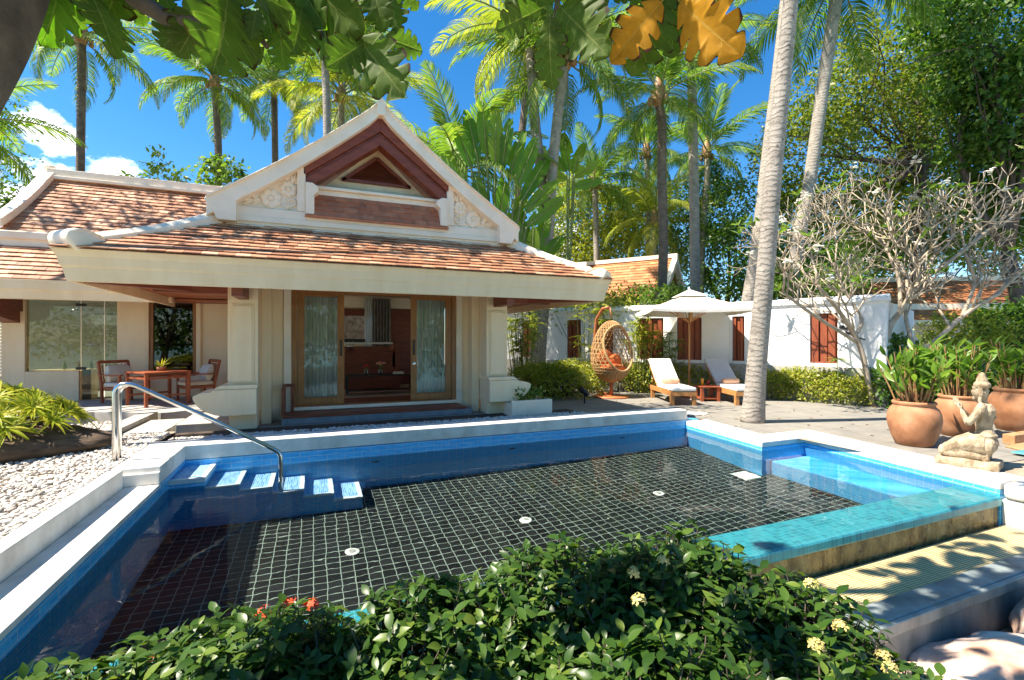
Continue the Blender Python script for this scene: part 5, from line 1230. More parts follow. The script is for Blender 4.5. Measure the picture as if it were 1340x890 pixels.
tuft_plant('tall thin tufted canes above the neighbouring roof eave', 800, 16.5, [(rng.uniform(-30, 30), rng.uniform(380, 400)) for _ in range(10)], 'lf_yellow', .4)
b = MB(); p = at(765, 500, D=12.6); p.z = TZ; b.tube([p, p + Vector((0, 0, .25))], .02, 8); b.tube([p + Vector((.06, -.08, .22)), p + Vector((-.03, .05, .34)), p + Vector((-.08, .1, .40))], [.06, .075, .07], 12); tag(b.build('garden_spotlight', M['black'], None, True), 'small black garden spotlight at the edge of the path hedge', 'lamp')

def far_tree(label, x, y, h, w_, n, lm_='lf_mid'):  # unseen trees added to fill the glass reflections and block some sky
    bl = [(x + rng.uniform(-.5, .5) * w_, y + rng.uniform(-.3, .3) * w_, h * q, w_ * .42, w_ * .36, h * .22) for q in (.16, .28, .4, .5, .62, .75, .88)]
    return tree(label, Vector((x, y, LZ)), bl, n, .34, lm_, .25, 'unseen added trees on the beach side', cl=22, spread=.3)
far_tree('unseen added beach tree left of the viewpoint on the sea side', -9, -9, 7.5, 7, 7000)
far_tree('unseen added beach tree straight behind the viewpoint', -1.5, -12, 8, 7, 7000, 'lf_mid')
far_tree('unseen added beach tree right behind the viewpoint', 6, -10, 7, 7, 7000)
# ================================================================ frangipani with bare branches
def frangipani():
    base = gpt(1140, 12.0); t = thing('frangipani_tree', 'bare branched pale frangipani tree with white flower clusters right of the white wall', 'tree', base); B = Vector(base)
    b = MB(); tips = []
    def Q(u, v, D): return at(u, v, D=D) - B
    def grow(p, d, L, r, lev):
        d = d.normalized(); e = p + d * L; m = (p + e) / 2 + Vector((rng.gauss(0, .05), rng.gauss(0, .05), -.04)) * L
        b.tube([p, m, e], [r, r * .9, r * .84], 7 if lev > 1 else 5)
        if lev == 0: tips.append((e, d)); return
        n = 3 if rng.random() < .5 else 2; a0 = rng.random() * 6.283
        x = d.orthogonal().normalized(); y = d.cross(x)
        for k in range(n):
            a = a0 + k * 2 * math.pi / n + rng.uniform(-.4, .4); s = rng.uniform(.5, .95)
            nd = d + (x * math.cos(a) + y * math.sin(a)) * s + Vector((0, 0, .15))
            grow(e, nd, L * rng.uniform(.70, .94), r * .70, lev - 1)
    limbs = [([(1142, 512, 12.0), (1126, 455, 12), (1100, 410, 11.9), (1068, 372, 11.7)], .085, .045, (-.5, .2, .9), .62, 4),
             ([(1122, 448, 12), (1064, 412, 11.5), (1024, 382, 11.3)], .055, .036, (-.35, -.1, 1.0), .46, 4),
             ([(1118, 440, 12), (1128, 418, 12.3), (1108, 385, 12.5), (1094, 352, 12.5)], .055, .036, (-.1, .3, 1), .60, 4),
             ([(1144, 505, 12.2), (1160, 440, 12.2), (1180, 405, 12.2), (1205, 368, 12.2)], .105, .065, (.3, 0, 1), .66, 4),
             ([(1178, 408, 12.2), (1176, 365, 12.4), (1160, 325, 12.5)], .06, .042, (-.25, .1, 1), .66, 4),
             ([(1200, 372, 12.2), (1248, 338, 12.0), (1292, 302, 11.8)], .065, .042, (.8, -.2, .7), .62, 4),
             ([(1160, 470, 12.2), (1214, 453, 11.9), (1262, 412, 11.7), (1308, 384, 11.5)], .08, .05, (.9, -.1, .6), .60, 4),
             ([(1196, 456, 12), (1184, 405, 12.4), (1197, 372, 12.5)], .06, .045, (.2, .3, 1), .62, 4),
             ([(1258, 415, 11.7), (1275, 370, 11.9), (1262, 330, 12)], .05, .04, (.1, .2, 1), .6, 3)]
    for pts, r0, r1, d, L, lv in limbs:
        P = [Q(*p) for p in pts]; 
        if pts[0][1] > 500: P[0].z = 0
        PP = [];
        for i in range(len(P) - 1):
            a = P[max(i - 1, 0)]; p1_ = P[i]; p2_ = P[i + 1]; c = P[min(i + 2, len(P) - 1)]
            for k in range(5): q = k / 5; PP.append(.5 * ((2 * p1_) + (-a + p2_) * q + (2 * a - 5 * p1_ + 4 * p2_ - c) * q * q + (-a + 3 * p1_ - 3 * p2_ + c) * q ** 3))
        PP.append(P[-1]); n = len(PP); b.tube(PP, [(r0 + (r1 - r0) * i / (n - 1)) * .85 for i in range(n)], 9)
        dd = Vector(d); world = Vector((dd.x * CYA + dd.y * SY, -dd.x * SY + dd.y * CYA, dd.z))
        for k in range(2 if lv > 3 else 1): grow(PP[-1], world + Vector((rng.gauss(0, .35), rng.gauss(0, .35), rng.gauss(0, .1))), L * 1.12, r1 * .68, lv)
        # side shoots along the limb
        for k in range(4): grow(PP[int(n * rng.uniform(.4, .95))], world + Vector((rng.gauss(0, .6), rng.gauss(0, .6), .5)), L * .85, r1 * .6, 3)
    b.build('trunk', M['bark_frangi'], t, True)
    PP = []; DD = []; rng.shuffle(tips)
    for e, d in tips[:int(len(tips) * .13)]:
        for k in range(rng.randint(3, 6)): PP.append(e); a = rng.random() * 6.283; DD.append(d + Vector((math.cos(a), math.sin(a), rng.uniform(-.2, .5))))
    n = len(PP); V, F = scatter(LEAF[0], LEAF[1], np.array([list(p) for p in PP]), np.array([list(p) for p in DD]), rnd_dir(n) * .4 + [0, 0, 1], nr.uniform(.14, .26, n), .75); mesh_np('crown', V, F, M['lf_mid'], t, True)
    for e, d in tips[-24:]:
        f = MB()
        for k in range(9):
            c = e + d * .05 + Vector((rng.gauss(0, .05), rng.gauss(0, .05), rng.gauss(0, .04)))
            for j in range(5):
                a = j * 1.2566 + k; o = Vector((math.cos(a), math.sin(a), .35)) * .035; f.ball(c + o * .7, .022, .022, .012, 6, 4)
        f.build('flower_cluster', M['petal_white'], t, True)
frangipani()

# ================================================================ terracotta pots with plants
PROF = [(.0, 0), (.30, 0), (.33, .02), (.40, .16), (.455, .32), (.475, .44), (.46, .56), (.42, .64), (.365, .69), (.36, .71), (.385, .725), (.385, .76), (.365, .775), (.33, .77), (.325, .70), (.30, .66), (.0, .66)]
def canna(t, n, hgt, rad, lm_, seed=0):
    b = MB(); PP = []; DD = []; S = []
    for k in range(n):
        a = rng.random() * 6.283; r = rad * math.sqrt(rng.random()); g0 = Vector((r * math.cos(a), r * math.sin(a), .60))
        e = g0 + Vector((math.cos(a) * rng.uniform(0, .32), math.sin(a) * rng.uniform(0, .32), hgt * rng.uniform(.45, .95))); b.tube([g0, g0.lerp(e, .5) + Vector((0, 0, .03)), e], [.013, .011, .006], 5)
        for j in range(rng.randint(3, 5)):
            q = rng.uniform(.35, 1); PP.append(list(g0.lerp(e, q))); c = rng.random() * 6.283; DD.append((math.cos(c), math.sin(c), rng.uniform(.5, 2.2))); S.append(rng.uniform(.20, .34))
    b.build('stems', M['stem_red'], t); n = len(PP)
    V, F = scatter(LEAF[0], LEAF[1], np.array(PP), np.array(DD), rnd_dir(n) * .6 + [0, 0, .8], np.array(S), .62); mesh_np('leaves', V, F, M[lm_], t, True)
for k, (u, v, s, pl_, ll_) in enumerate(((1196, 582, 1.0, 'left terracotta pot standing clear of the kneeling statue, nearest of the three pots', 'bushy upright plant growing in the left terracotta pot clear of the statue'), (1255, 570, 1.02, 'terracotta pot half hidden behind the kneeling statue', 'tall bladed plant growing in the pot behind the kneeling statue'), (1330, 563, 1.12, 'terracotta pot at the right picture edge with a branch shadow across it', 'bladed plant with red stems growing in the pot at the right edge'))):
    p = at(u, v, Z=TZ); t = thing('terracotta_pot', pl_, 'pot', p, k * 1.3, 'terracotta pots on the terrace')
    b = MB(); b.lathe([(r * s * .73, z * s * .90) for r, z in PROF], 40); b.build('pot_body', M['terracotta'], t, True)
    b = MB(); b.lathe([(.0, .625 * s), (.238 * s, .61 * s)], 24); b.build('soil', M['soil'], t)
    t = thing('pot_plant', ll_, 'plant', (p.x, p.y, p.z + .0), k * 2.0, 'plants in the terracotta pots'); canna(t, (64, 56, 46)[k], (1.05, 1.05, 1.15)[k], .20, 'lf_broad')
# low stone kerb and shallow water channel right of the statue
rc = MB(); rc.prism_z([(9.6, 3.42), (16, 3.42), (16, 4.0), (9.9, 3.9)], TZ, TZ + .03); rc.box(10.2, 3.9, TZ, 16, 4.05, TZ + .16)
tag(rc.build('stone_kerb', mat('orange_stone_edge', (.35, .17, .07), (.48, .28, .14), 6, .7), bevel=.01), 'low orange stone kerb behind the kneeling statue at the right edge', 'kerb')
rc = MB(); rc.box(9.3, 3.44, TZ + .031, 16, 3.60, TZ + .05); tag(rc.build('teal_channel_edge', M['teal'], bevel=.006), 'narrow teal tiled strip on the ground right of the kneeling statue', 'tile strip')

# ================================================================ kneeling statue
pc = at(1272, 611, Z=TZ); st_ = thing('statue', 'weathered sandstone figure kneeling with hands pressed together on the pool corner', 'statue', (8.05, 3.36, TZ + .004), R(16)); st_.scale = (.80, .68, 1.0)
b = MB()   # local +y is where the figure faces, x = -1 is the side towards the camera
def tube(p, r, n=10): b.tube(p, r, n)
for s in (-1, 1):
    x = .10 * s; xk = .15 * s
    tube([(x, .0, .22), (x * 1.2, .20, .23), (xk, .42, .17), (xk, .57, .10)], [.13, .125, .095, .07]); b.ball((xk, .58, .095), .07, .075, .075)
    tube([(xk, .56, .075), (xk, .34, .075), (x * 1.1, .10, .075), (x * 1.1, -.02, .07)], [.062, .075, .068, .05]); tube([(x * 1.1, -.03, .08), (x * 1.1, -.05, .04), (x * 1.1, .03, .02)], [.05, .05, .035])
    b.ball((x * 1.1, -.04, .10), .05, .05, .07)
    tube([(.10 * s, .03, .69), (.185 * s, .03, .69), (.215 * s, .06, .64), (.21 * s, .14, .55), (.19 * s, .21, .49)], [.07, .075, .066, .055, .05]); tube([(.19 * s, .21, .485), (.12 * s, .27, .55), (.045 * s, .32, .62)], [.05, .044, .036])
    b.bar((.022 * s, .315, .62), (.022 * s, .38, .70), .030, .085, (1, 0, 0))
    for j, (o, l) in enumerate(((-.034, .085), (-.012, .105), (.011, .098), (.032, .075))):
        q = Vector((.020 * s, .375 + o * .75, .70 - o * .65)); tube([q, q + Vector((-.004 * s, .055 * l / .1, .06 * l / .1)), q + Vector((-.006 * s, .085 * l / .1, .105 * l / .1))], [.012, .0115, .008], 6)
    tube([(.032 * s, .325, .655), (.036 * s, .325, .70), (.028 * s, .34, .735)], [.013, .012, .008], 6)
    b.ball((.105 * s, .05, .885), .025, .045, .07); b.ball((.10 * s, .06, .79), .03, .035, .05)
tube([(0, -.03, .20), (0, -.01, .31), (0, .02, .42), (0, .02, .55), (0, .01, .66), (0, .02, .73)], [.165, .145, .118, .145, .16, .10], 16)
b.ball((.10, -.05, .21), .12, .12, .12); b.ball((-.10, -.05, .21), .12, .12, .12); b.ball((.07, .10, .61), .07, .06, .065); b.ball((-.07, .10, .61), .07, .06, .065)
tube([(0, .02, .70), (0, .04, .80)], [.062, .058]); b.ball((0, .065, .89), .10, .115, .125, 16, 10)
b.ball((0, .175, .885), .018, .03, .03); b.ball((0, .165, .845), .032, .02, .013); b.ball((.038, .158, .905), .02, .014, .011); b.ball((-.038, .158, .905), .02, .014, .011); b.ball((0, .155, .80), .04, .03, .03)
tube([(.075, .14, .935), (0, .175, .945), (-.075, .14, .935)], .016, 6)
b.lathe([(.118, .0), (.128, .035), (.118, .06), (.09, .075), (.085, .10), (.07, .13), (.055, .15), (.05, .175), (.02, .20)], 16, (0, .045, .945))
tube([(.21, .0, .66), (.12, -.11, .60), (0, -.14, .56)], .018, 6); tube([(-.20, .02, .62), (0, .17, .56), (.20, .02, .62)], .02, 6); tube([(.165 * math.cos(q), -.0 + .15 * math.sin(q), .33) for q in [k * .35 for k in range(19)]], .024, 6)
o = b.build('body', M['sandstone'], st_, True); o.location.z = .09
m = o.modifiers.new('join', 'REMESH'); m.mode = 'VOXEL'; m.voxel_size = .0085; m.use_smooth_shade = True
m = o.modifiers.new('soften', 'SMOOTH'); m.factor = .5; m.iterations = 3
b = MB(); rings = []
for k in range(9):
    y = -.22 + .90 * k / 8; wv_ = .26 + .03 * math.sin(k * 1.7); rings.append([(-wv_, y, 0), (wv_ - .02, y, 0), (wv_, y + .01, .06), (wv_ * .92, y, .10 + .008 * math.sin(k * 2.1)), (-wv_ * .92, y, .105 + .008 * math.cos(k * 1.3)), (-wv_ - .01, y + .01, .05)])
b.loft(rings); b.build('plinth', M['sandstone'], st_, bevel=.02, seg=3)

# ================================================================ bromeliads on a rotten log
lg = thing('bromeliad_log', 'clump of lime yellow bromeliads growing on a dark rotten log on the white pebbles', 'plant', (-3.95, 8.05, 0))
b = MB(); rings = []
for k in range(19):
    q = k / 18; x = -1.3 + 2.75 * q; env = math.sin(math.pi * min(1, .10 + .86 * q)) ** .5; row = []
    for j in range(22):
        a = 2 * math.pi * j / 22; nz = 1 + .28 * noise.noise(Vector((x * 1.6, math.cos(a) * 1.3, math.sin(a) * 1.3))) + .08 * noise.noise(Vector((x * 6, math.cos(a) * 5, math.sin(a) * 5)))
        row.append((x, -.05 + .66 * env * nz * math.cos(a), max(-.1, .17 + (.34 if q < .75 else .34 - .75 * (q - .75)) * env * nz * math.sin(a))))
    rings.append(row)
b.loft(rings); b.build('log', M['log'], lg, True)
PP = []; DD = []; NN = []; S = []
for k in range(130):
    a = rng.random() * 6.283; r = math.sqrt(rng.random()); c = Vector((-.10 + 1.15 * r * math.cos(a), -.02 + .70 * r * math.sin(a), .46 + .42 * (1 - r * r) + rng.uniform(-.03, .06)))
    tilt = Vector((math.cos(a) * r * .9, math.sin(a) * r * .9 - .12, .9)).normalized(); x = tilt.orthogonal().normalized(); y = tilt.cross(x)
    for j in range(17):
        q = 2 * math.pi * (j * .618); h = .25 + .95 * (j / 17); dd = (x * math.cos(q) + y * math.sin(q)) + tilt * (1.5 - 1.0 * j / 17)
        PP.append(list(c)); DD.append(list(dd)); NN.append(list(tilt)); S.append(rng.uniform(.19, .31) * (.7 + .4 * j / 17))
V, F = scatter(STRAP[0], STRAP[1], np.array(PP), np.array(DD), np.array(NN), np.array(S), 1.3); mesh_np('bromeliad_leaves', V, F, M['lf_brom'], lg, True)
b = MB(); b.ball((0, 0, .05), .085, .07, .055, 12, 8); o = tag(b.build('stone', M['rock'], None, True), 'single round beige stone lying on the pebbles in front of the rotten log', 'stone'); o.location = at(38, 606, Z=.03)

# ================================================================ rocks beside the channel
def rock(label, c, r, seed, rz=0):
    bmx = bmesh.new(); bmesh.ops.create_icosphere(bmx, subdivisions=5, radius=1)
    for v in bmx.verts:
        p = v.co.copy(); n1 = noise.noise(p * 1.1 + Vector((seed, 0, 0))); n2 = noise.noise(p * 3.1 + Vector((0, seed, 0))); n3 = noise.noise(p * 9 + Vector((0, 0, seed)))
        v.co = p * (1 + .26 * n1 + .09 * n2 + .022 * n3); v.co.z = math.copysign(abs(v.co.z) ** .75, v.co.z)
        v.co = Vector((v.co.x * r[0], v.co.y * r[1], v.co.z * r[2]))
    me = bpy.data.meshes.new('rock'); bmx.to_mesh(me); bmx.free(); me.materials.append(M['rock']); me.polygons.foreach_set('use_smooth', [True] * len(me.polygons))
    o = bpy.data.objects.new('rock', me); COL.objects.link(o); o.location = c; o.rotation_euler = (0, 0, rz); tag(o, label, 'rock', 'pinkish boulders below the channel kerb')
rock('large flat pinkish boulder right of the foreground hedge, touching the channel kerb', (3.72, 1.72, -.98), (.72, .50, .24), 2.3, -.3)
rock('long pale boulder with brown streaks in the bottom right corner', (4.85, 1.66, -.98), (.78, .52, .27), 7.9, -.5)
rock('brownish boulder against the channel kerb at the right picture edge', (5.85, 1.80, -.90), (.55, .38, .32), 4.4, -.2)
rock('low pale boulder in front of the large flat boulder at the bottom edge', (3.45, 1.15, -1.04), (.75, .42, .30), 11.7, .2)
rock('dark rounded boulder beside the end block of the pool', (8.15, 2.35, -.62), (.42, .36, .42), 15.2, .1)

# ================================================================ foreground hedge
fh = thing('flowering_hedge', 'dark glossy flowering hedge along the bottom of the picture in front of the pool', 'hedge', (.8, 1.3, LZ)); B = np.array([.8, 1.3, LZ])
HB = [(-1.02, 1.98, .04, .30, .22, .30), (-.84, 1.96, .13, .36, .26, .32), (-.55, 1.94, .165, .36, .26, .32), (-.30, 1.94, .18, .36, .26, .34), (-.66, 1.74, .10, .46, .34, .34), (-.15, 1.80, .20, .50, .36, .36), (.40, 1.75, .20, .52, .40, .38), (.92, 1.70, .26, .52, .42, .40), (1.38, 1.55, .27, .50, .42, .42), (1.72, 1.26, .10, .42, .40, .46), (1.90, 1.02, -.14, .40, .36, .46), (.30, 1.22, .16, .6, .45, .36), (.95, 1.15, .20, .6, .45, .38), (-.4, 1.3, .06, .6, .45, .36), (1.45, .95, .06, .5, .4, .46)]
PP = []; DD = []; NN = []; S = []; b = MB()
for bl in HB:
    m = int(1500 * (bl[3] * bl[4] + bl[3] * bl[5]) / .4); dirs = rnd_dir(m); dirs = dirs[dirs[:, 2] > -.55]
    for d in dirs:
        if noise.noise(Vector(d * 2.2) + Vector(bl[:3])) < -.42: continue
        o = Vector(d); p = Vector((bl[0] + d[0] * bl[3] * rng.uniform(.62, 1.05), bl[1] + d[1] * bl[4] * rng.uniform(.62, 1.05), bl[2] + d[2] * bl[5] * rng.uniform(.62, 1.08)))
        ax_ = (o * .7 + Vector((rng.gauss(0, .35), rng.gauss(0, .35), .75))).normalized(); x = ax_.orthogonal().normalized(); y = ax_.cross(x)
        tw = rng.random() * 6.28; q0 = p - Vector(B); b.tube([q0 - ax_ * .13, q0], [.0035, .002], 4)
        for j in range(rng.randint(5, 8)):
            a = tw + (j // 2) * 1.57 + (j % 2) * math.pi; l = .13 * (j // 2) / 4; PP.append(list(q0 - ax_ * l)); dd = (x * math.cos(a) + y * math.sin(a)) + ax_ * rng.uniform(.2, .75); DD.append(list(dd)); NN.append(list(ax_ + Vector((rng.gauss(0, .2), rng.gauss(0, .2), 0)))); S.append(rng.choice((.036, .050, .062)) * rng.uniform(.8, 1.2))
HL = leaf_tmpl([.02, .17, .235, .22, .13, .01], .10, .22)
V, F = scatter(HL[0], HL[1], np.array(PP), np.array(DD), np.array(NN), np.array(S), 1.0); mesh_np('leaves', V, F, M['lf_hedge'], fh, True)
for k in range(60):
    bl = rng.choice(HB); e = Vector((bl[0] + rng.uniform(-.3, .3), bl[1] + rng.uniform(-.2, .2), bl[2] + rng.uniform(-.1, .2))) - Vector(B); g0 = Vector((e.x * .7, e.y * .6, 0)); b.tube([g0, g0.lerp(e, .6) + Vector((.04, .03, 0)), e], [.011, .008, .004], 5)
b.build('branches', M['bark'], fh)
def floret(label, u, v, D, m_, r=.035, n=16):
    f = MB(); c = at(u, v, D=D) - Vector(B)
    for k in range(n):
        d = Vector(rnd_dir(1)[0]); d.z = abs(d.z) + .1; q = c + d * r * rng.uniform(.6, 1); x = d.orthogonal().normalized(); y = d.cross(x); f.tube([c, q], .0012, 3)
        for j in range(4): e = (x * math.cos(j * 1.57 + k) + y * math.sin(j * 1.57 + k)) * .013; w_ = d.cross(e) * .3; f.add([q, q + e * .6 + w_, q + e * 1.15, q + e * .6 - w_], [(0, 1, 2, 3)])
    tag(f.build('flower_cluster', m_, fh), label)
for u, v, D in ((378, 793, 1.82), (408, 794, 1.9), (346, 806, 1.8), (195, 868, 1.6)): floret('red flower cluster', u, v, D, M['bougain'], .034)
for u, v, D in ((828, 752, 1.85), (868, 735, 1.95), (836, 788, 1.7), (1100, 822, 1.75), (1068, 848, 1.6), (1062, 766, 1.95), (1156, 862, 1.75), (1166, 878, 1.7)): floret('pale yellow flower cluster', u, v, D * .90, M['petal_yellow'], .024)

# ================================================================ breadfruit tree over the camera
def bf_mat(name, base, vein, edge, trans, tc_):
    t = NT(name); uv = t.n('ShaderNodeUVMap'); sp = t.n('ShaderNodeSeparateXYZ'); t.l(uv.outputs[0], sp.inputs[0])
    c = t.math('ABSOLUTE', t.math('MULTIPLY', t.math('SUBTRACT', sp.outputs[0], .5), 2)); y = sp.outputs[1]
    mid = t.math('LESS_THAN', c, .035)
    ph = t.math('FRACT', t.math('MULTIPLY', t.math('SUBTRACT', y, t.math('MULTIPLY', c, .16)), 6.2)); sv = t.math('LESS_THAN', t.math('ABSOLUTE', t.math('SUBTRACT', ph, .5)), .035)
    k = t.math('MAXIMUM', mid, t.math('MULTIPLY', sv, .55))
    pos = t.pos(); n1 = t.noise(7, 4, pos); bc = t.ramp(n1, [(.3, tuple(x * .75 for x in base)), (.7, tuple(x * 1.3 for x in base))])
    e = t.ramp(t.math('ADD', t.math('MULTIPLY', c, .72), t.math('MULTIPLY', t.noise(9, 4, pos), .46)), [(.88, (0, 0, 0)), (.93, (1, 1, 1))])
    col = t.mix(e, t.mix(k, bc, vein), edge); t.l(col, t.p.inputs['Base Color']); t.p.inputs['Roughness'].default_value = .55; t.p.inputs['Specular IOR Level'].default_value = .22
    tr = t.n('ShaderNodeBsdfTranslucent'); t.l(t.mix(1.0, col, tc_, 'MULTIPLY'), tr.inputs[0]); mx = t.n('ShaderNodeMixShader'); mx.inputs[0].default_value = trans
    t.l(t.p.outputs[0], mx.inputs[1]); t.l(tr.outputs[0], mx.inputs[2]); t.l(mx.outputs[0], t.out.inputs[0]); return t.m
BFM = [bf_mat('breadfruit_leaf_green', (.085, .138, .024), (.22, .26, .07), (.05, .03, .015), .45, (1.2, 1.7, .45)),
       bf_mat('breadfruit_leaf_fresh', (.09, .16, .022), (.22, .28, .07), (.08, .06, .015), .5, (1.4, 2.1, .4)),
       bf_mat('breadfruit_leaf_orange', (.50, .25, .018), (.55, .34, .06), (.07, .025, .015), .35, (1.2, 1.0, .6)),
       bf_mat('breadfruit_leaf_dry', (.16, .08, .04), (.24, .14, .07), (.05, .02, .015), .2, (1.2, 1.0, .6))]
def bf_mesh(seed, m_):
    r = random.Random(seed); N = 60; V = []; F = []; UV = []; cols = [-1, -.75, -.5, -.25, -.06, .06, .25, .5, .75, 1]; nl = r.choice((5, 6)); cd = r.uniform(.48, .66); ph = [r.uniform(-.03, .03) for _ in range(2)]; bend = r.uniform(.15, .5); fold = r.uniform(.05, .25)
    for i in range(N + 1):
        t = i / N; env = .355 * (math.sin(math.pi * min(1, .04 + .96 * t) ** .92) ** .75)
        for c in cols:
            s = 0 if c < 0 else 1; x = (t + ph[s]) * nl; cut = abs(math.cos(math.pi * x)) ** 11 if .10 < t < .93 else 0
            w_ = env * (1 - cd * cut * (1 - .25 * t)); a = abs(c)
            V.append((math.copysign(w_ * a, c), t + .24 * w_ * a - .02, -bend * t * t * .5 + fold * w_ * a + .03 * math.sin(7 * t + 3 * c + seed) * a - .12 * (w_ * a) ** 2 * 4)); UV.append(((c + 1) / 2, t))
    k = len(cols)
    for i in range(N):
        for j in range(k - 1): a = i * k + j; F.append((a, a + 1, a + k + 1, a + k))
    q = MB(); q.tube([(0, -.16, .03), (0, 0, -.012), (0, .35, -bend * .06 - .012), (0, .7, -bend * .245 - .010), (0, .97, -bend * .47 - .004)], [.012, .010, .008, .006, .002], 6); o = len(V); V += q.V; F += [tuple(i + o for i in f) for f in q.F]; UV += [(.5, .5)] * len(q.V)
    me = bpy.data.meshes.new('leaf'); n0 = len(V); me.from_pydata(V, [], F); me.materials.append(m_); u = me.uv_layers.new(name='UVMap')
    u.data.foreach_set('uv', [x for l in me.loops for x in UV[l.vertex_index]]); me.polygons.foreach_set('use_smooth', [True] * len(F)); me.update(); return me
BF = {k: [bf_mesh(10 * k + i, BFM[k]) for i in range(4 if k < 2 else 2)] for k in range(4)}
bt_ = thing('breadfruit_tree', 'breadfruit tree with lobed leaves overhanging the pool and a leaning grey trunk', 'tree', (-2.55, 1.45, -.1)); BB = Vector(bt_.location)
b = MB(); tp_ = [(-2.55, 1.45, -.1), (-2.62, 1.5, .8), at(-230, 262, D=1.9), at(-150, 120, D=2.05), at(-72, 0, D=2.2), at(-8, -150, D=2.4), at(60, -330, D=2.7), at(150, -520, D=3.0)]
Pt = [Vector(p) - BB for p in tp_]; PP = []
for i in range(len(Pt) - 1):
    a = Pt[max(i - 1, 0)]; p1_ = Pt[i]; p2_ = Pt[i + 1]; c = Pt[min(i + 2, len(Pt) - 1)]
    for k in range(8): q = k / 8; PP.append(.5 * ((2 * p1_) + (-a + p2_) * q + (2 * a - 5 * p1_ + 4 * p2_ - c) * q * q + (-a + 3 * p1_ - 3 * p2_ + c) * q ** 3))
n = len(PP); b.tube(PP, [.36 - .10 * i / n for i in range(n)], 28); b.build('trunk', M['bark_bread'], bt_, True)
b = MB(); top_ = Pt[5]
for pts, r0, r1 in (([(-5, -150, 2.4), (110, -70, 2.6), (180, 0, 2.75), (215, 22, 2.8), (262, 30, 2.85), (300, 22, 2.9), (335, 42, 2.9), (350, 62, 2.9)], .07, .014), ([(60, -330, 2.7), (300, -180, 2.9), (400, -40, 2.95), (430, 5, 3), (470, 50, 3.05), (492, 72, 3.1), (512, 74, 3.1)], .06, .012), ([(60, -330, 2.7), (420, -320, 3.0), (640, -180, 3.1), (735, -30, 3.1), (724, 40, 3.1)], .06, .012), ([(420, -320, 3.0), (760, -260, 3.1), (880, -90, 3.1), (885, 5, 3.1), (878, 12, 3.1)], .05, .012), ([(300, -180, 2.9), (330, -60, 2.9), (300, 10, 2.9)], .04, .012)):
    P = [at(u, v, D=D) - BB for u, v, D in pts]; b.tube(P, [r0 + (r1 - r0) * i / (len(P) - 1) for i in range(len(P))], 9)
b.build('branch', M['bark_bread'], bt_, True)
def bleaf(u0, v0, u1, v1, D, k, tilt=.5):
    f = at(u0, v0, D=D) - BB; e = at(u1, v1, D=D + rng.uniform(-.25, .15)) - BB; L = (e - f).length * .95; d = (e - f).normalized()
    nrm_ = (-(f + BB - Vector((0, 0, EYE))).normalized() + Vector((rng.uniform(-tilt, tilt), rng.uniform(-tilt, tilt), rng.uniform(-tilt, tilt)))).normalized(); x = d.cross(nrm_).normalized(); z = x.cross(d)
    o = bpy.data.objects.new('leaf', rng.choice(BF[k])); COL.objects.link(o); o.parent = bt_
    if k == 2: o['label'] = 'orange leaf with brown edges'
    if k == 3: o['label'] = 'dry brown leaf'
    o.matrix_local = Matrix(((x.x * L, d.x * L, z.x * L, f.x), (x.y * L, d.y * L, z.y * L, f.y), (x.z * L, d.z * L, z.z * L, f.z), (0, 0, 0, 1)))
LV = [(78, -22, 74, 84, 2.7, 1), (58, -30, 52, 62, 2.75, 1), (100, -20, 108, 66, 2.8, 0), (112, -5, 166, 90, 2.6, 0), (140, -40, 200, 38, 2.75, 0), (150, -20, 190, 58, 2.85, 0), (170, -30, 130, 40, 2.9, 0), (200, -40, 220, 30, 3.0, 0), (255, 30, 208, 92, 2.8, 0), (270, 20, 232, 98, 2.85, 0), (298, 8, 292, 112, 2.75, 0), (296, 20, 336, 104, 2.85, 0), (320, -10, 376, 44, 2.8, 0), (366, 52, 372, 118, 2.9, 1), (336, 28, 326, 70, 2.8, 0), (345, 10, 360, 85, 2.95, 0), (240, -40, 262, 28, 3.0, 0), (280, -50, 262, 20, 3.0, 0), (318, -50, 318, 25, 2.95, 0), (345, -40, 400, 30, 2.9, 0), (382, -30, 410, 50, 3.0, 1), (395, 25, 388, 85, 2.95, 0), (400, -10, 470, 62, 2.95, 0), (430, -20, 438, 62, 3.0, 0), (472, 68, 524, 142, 2.9, 0), (478, 70, 426, 106, 2.9, 0), (505, 64, 560, 86, 2.95, 0), (445, -20, 458, 62, 3.05, 0), (486, -20, 496, 56, 2.9, 0), (515, -25, 546, 38, 2.9, 0), (420, 52, 428, 96, 3.1, 1), (465, 85, 500, 118, 3.0, 0), (508, 0, 520, 60, 3.1, 0), (706, 26, 648, 60, 3.0, 0), (720, 38, 716, 142, 2.9, 0), (734, 24, 790, 88, 2.95, 0), (690, -20, 655, 32, 3.0, 0), (700, -30, 704, 45, 3.1, 0), (750, -20, 790, 30, 3.1, 0), (728, 10, 745, 5, 3.0, 1), (864, 4, 798, 74, 2.85, 2), (892, 4, 958, 68, 2.85, 2), (872, 2, 826, 112, 3.0, 0), (880, -2, 878, 98, 3.05, 0), (800, -30, 760, 24, 3.1, 0), (836, -20, 800, 26, 3.1, 0), (850, -30, 860, 20, 3.1, 0), (908, -14, 936, 30, 2.85, 3), (905, -30, 950, 10, 2.95, 3), (820, -40, 845, 30, 3.2, 0), (20, -60, 90, -10, 2.7, 0), (225, -20, 300, 10, 3.1, 0), (360, -60, 330, 10, 3.1, 0)]
for u0, v0, u1, v1, D, k in LV: bleaf(u0, v0 - (14 if k != 2 else 0), u1, v1 - (20 if k != 2 else -4), D, k)
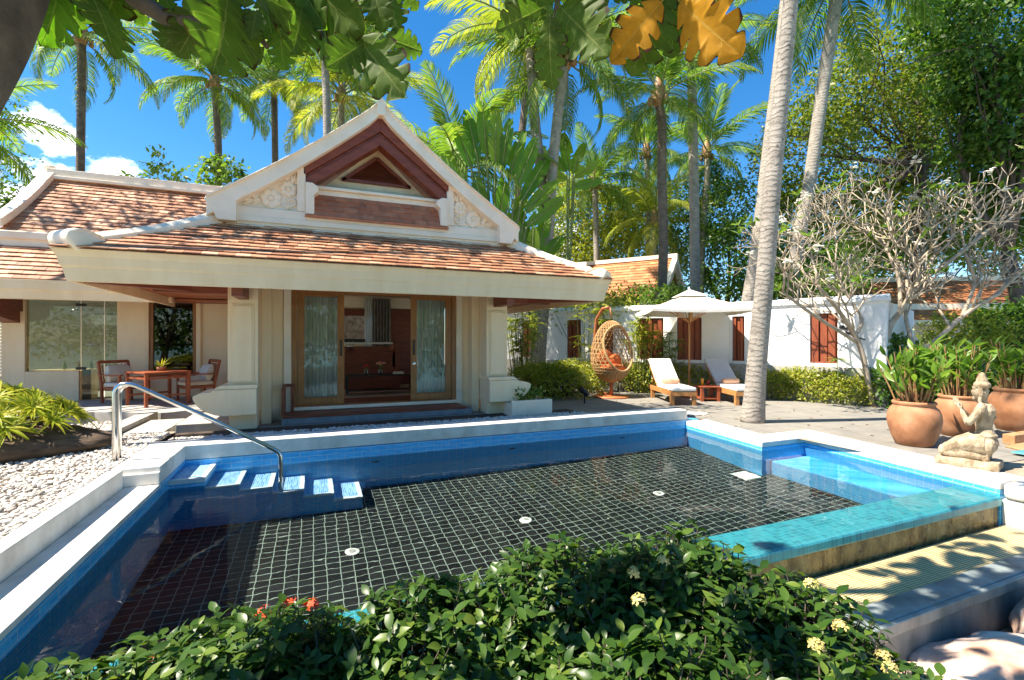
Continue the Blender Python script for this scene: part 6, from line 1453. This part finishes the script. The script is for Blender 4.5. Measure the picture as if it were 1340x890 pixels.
# the rest of the crown, above the picture, shades the hedge and the channel
b = MB(); Vs = []; Fs = []; src = BF[0][0]; tv = np.empty(len(src.vertices) * 3, np.float32); src.vertices.foreach_get('co', tv); tv = tv.reshape(-1, 3); tf = np.array([list(p.vertices) for p in src.polygons if len(p.vertices) == 4])
n = 105; X = nr.uniform(-3.2, 3.2, n); Y = nr.uniform(.5, 3.2, n); dd = X * SY + Y * CYA; Zz = EYE + .78 * np.maximum(dd, 1.1) + .62 + nr.random(n) * .9
X2 = nr.uniform(.9, 4.3, 420); Y2 = nr.uniform(1.5, 3.3, 420); d2 = X2 * SY + Y2 * CYA; Z2 = EYE + .80 * d2 + .65 + nr.random(420) * .9  # smaller leaves packed in unseen to keep the ledge and channel shaded
X = np.concatenate([X, X2]); Y = np.concatenate([Y, Y2]); Zz = np.concatenate([Zz, Z2]); n += 420
d = rnd_dir(n); d[:, 2] = -.5; V, F = scatter(tv, tf, np.stack([X, Y, Zz], 1) - np.array(BB), d, rnd_dir(n) * .6 + [0, 0, 1], np.concatenate([nr.uniform(.38, .55, n - 420), nr.uniform(.20, .34, 420)])); mesh_np('upper_crown', V, F, BFM[0], bt_, True)

# unseen tree added past the left edge; its high thin crown dapples the roofs
ot = thing('roof_shade_tree', 'unseen thin crowned tree added past the left edge to dapple the roofs', 'tree', (-11.5, 8.5, TZ)); OB = np.array(ot.location)
OBL = [(x, y, z, 1.5, .8, .55) for x, y, z in ((-5.6, 9.9, 8.6), (-3.6, 10.0, 8.7), (-1.8, 9.8, 8.8), (0, 10.0, 9.2), (1.6, 10.2, 9.9), (-9.8, 15.2, 11.8), (-7.8, 15.8, 11.9), (-6.2, 15.4, 12.1), (-9.0, 13.6, 11.5), (-7.0, 13.4, 10.9))]
b = MB(); limb(b, (0, 0, 0), Vector((-.5, 1, 6.5)), .35, .22, .05)
for q in OBL: limb(b, Vector((-.5, 1, 6.5)), Vector(q[:3]) - Vector(OB), .12, .02, .1)
b.build('trunk', M['bark'], ot, True)
P, O = clumps(OBL, 4400, 14, .34, .2, -.35); leaf_cloud('crown', P - OB, O, .17, M['lf_mid'], ot)

# fallen leaves on the paving and pebbles
n = 150; X = np.concatenate([nr.uniform(7.4, 14, 90), nr.uniform(-6, -2.2, 60)]); Y = np.concatenate([nr.uniform(3.6, 11, 90), nr.uniform(3, 8, 60)]); ok = ~((X > 0) & (X < 8.7) & (Y < 6.3)); X, Y = X[ok], Y[ok]; n = len(X)
Zl = np.where(X > 0, TZ + .012, .075); d = rnd_dir(n); d[:, 2] *= .08; V, F = scatter(LEAF[0], LEAF[1], np.stack([X, Y, Zl], 1), d, rnd_dir(n) * .15 + [0, 0, 1], nr.uniform(.05, .11, n)); struct(mesh_np('leaf_litter', V, F, M['lf_dead']), 'stuff')
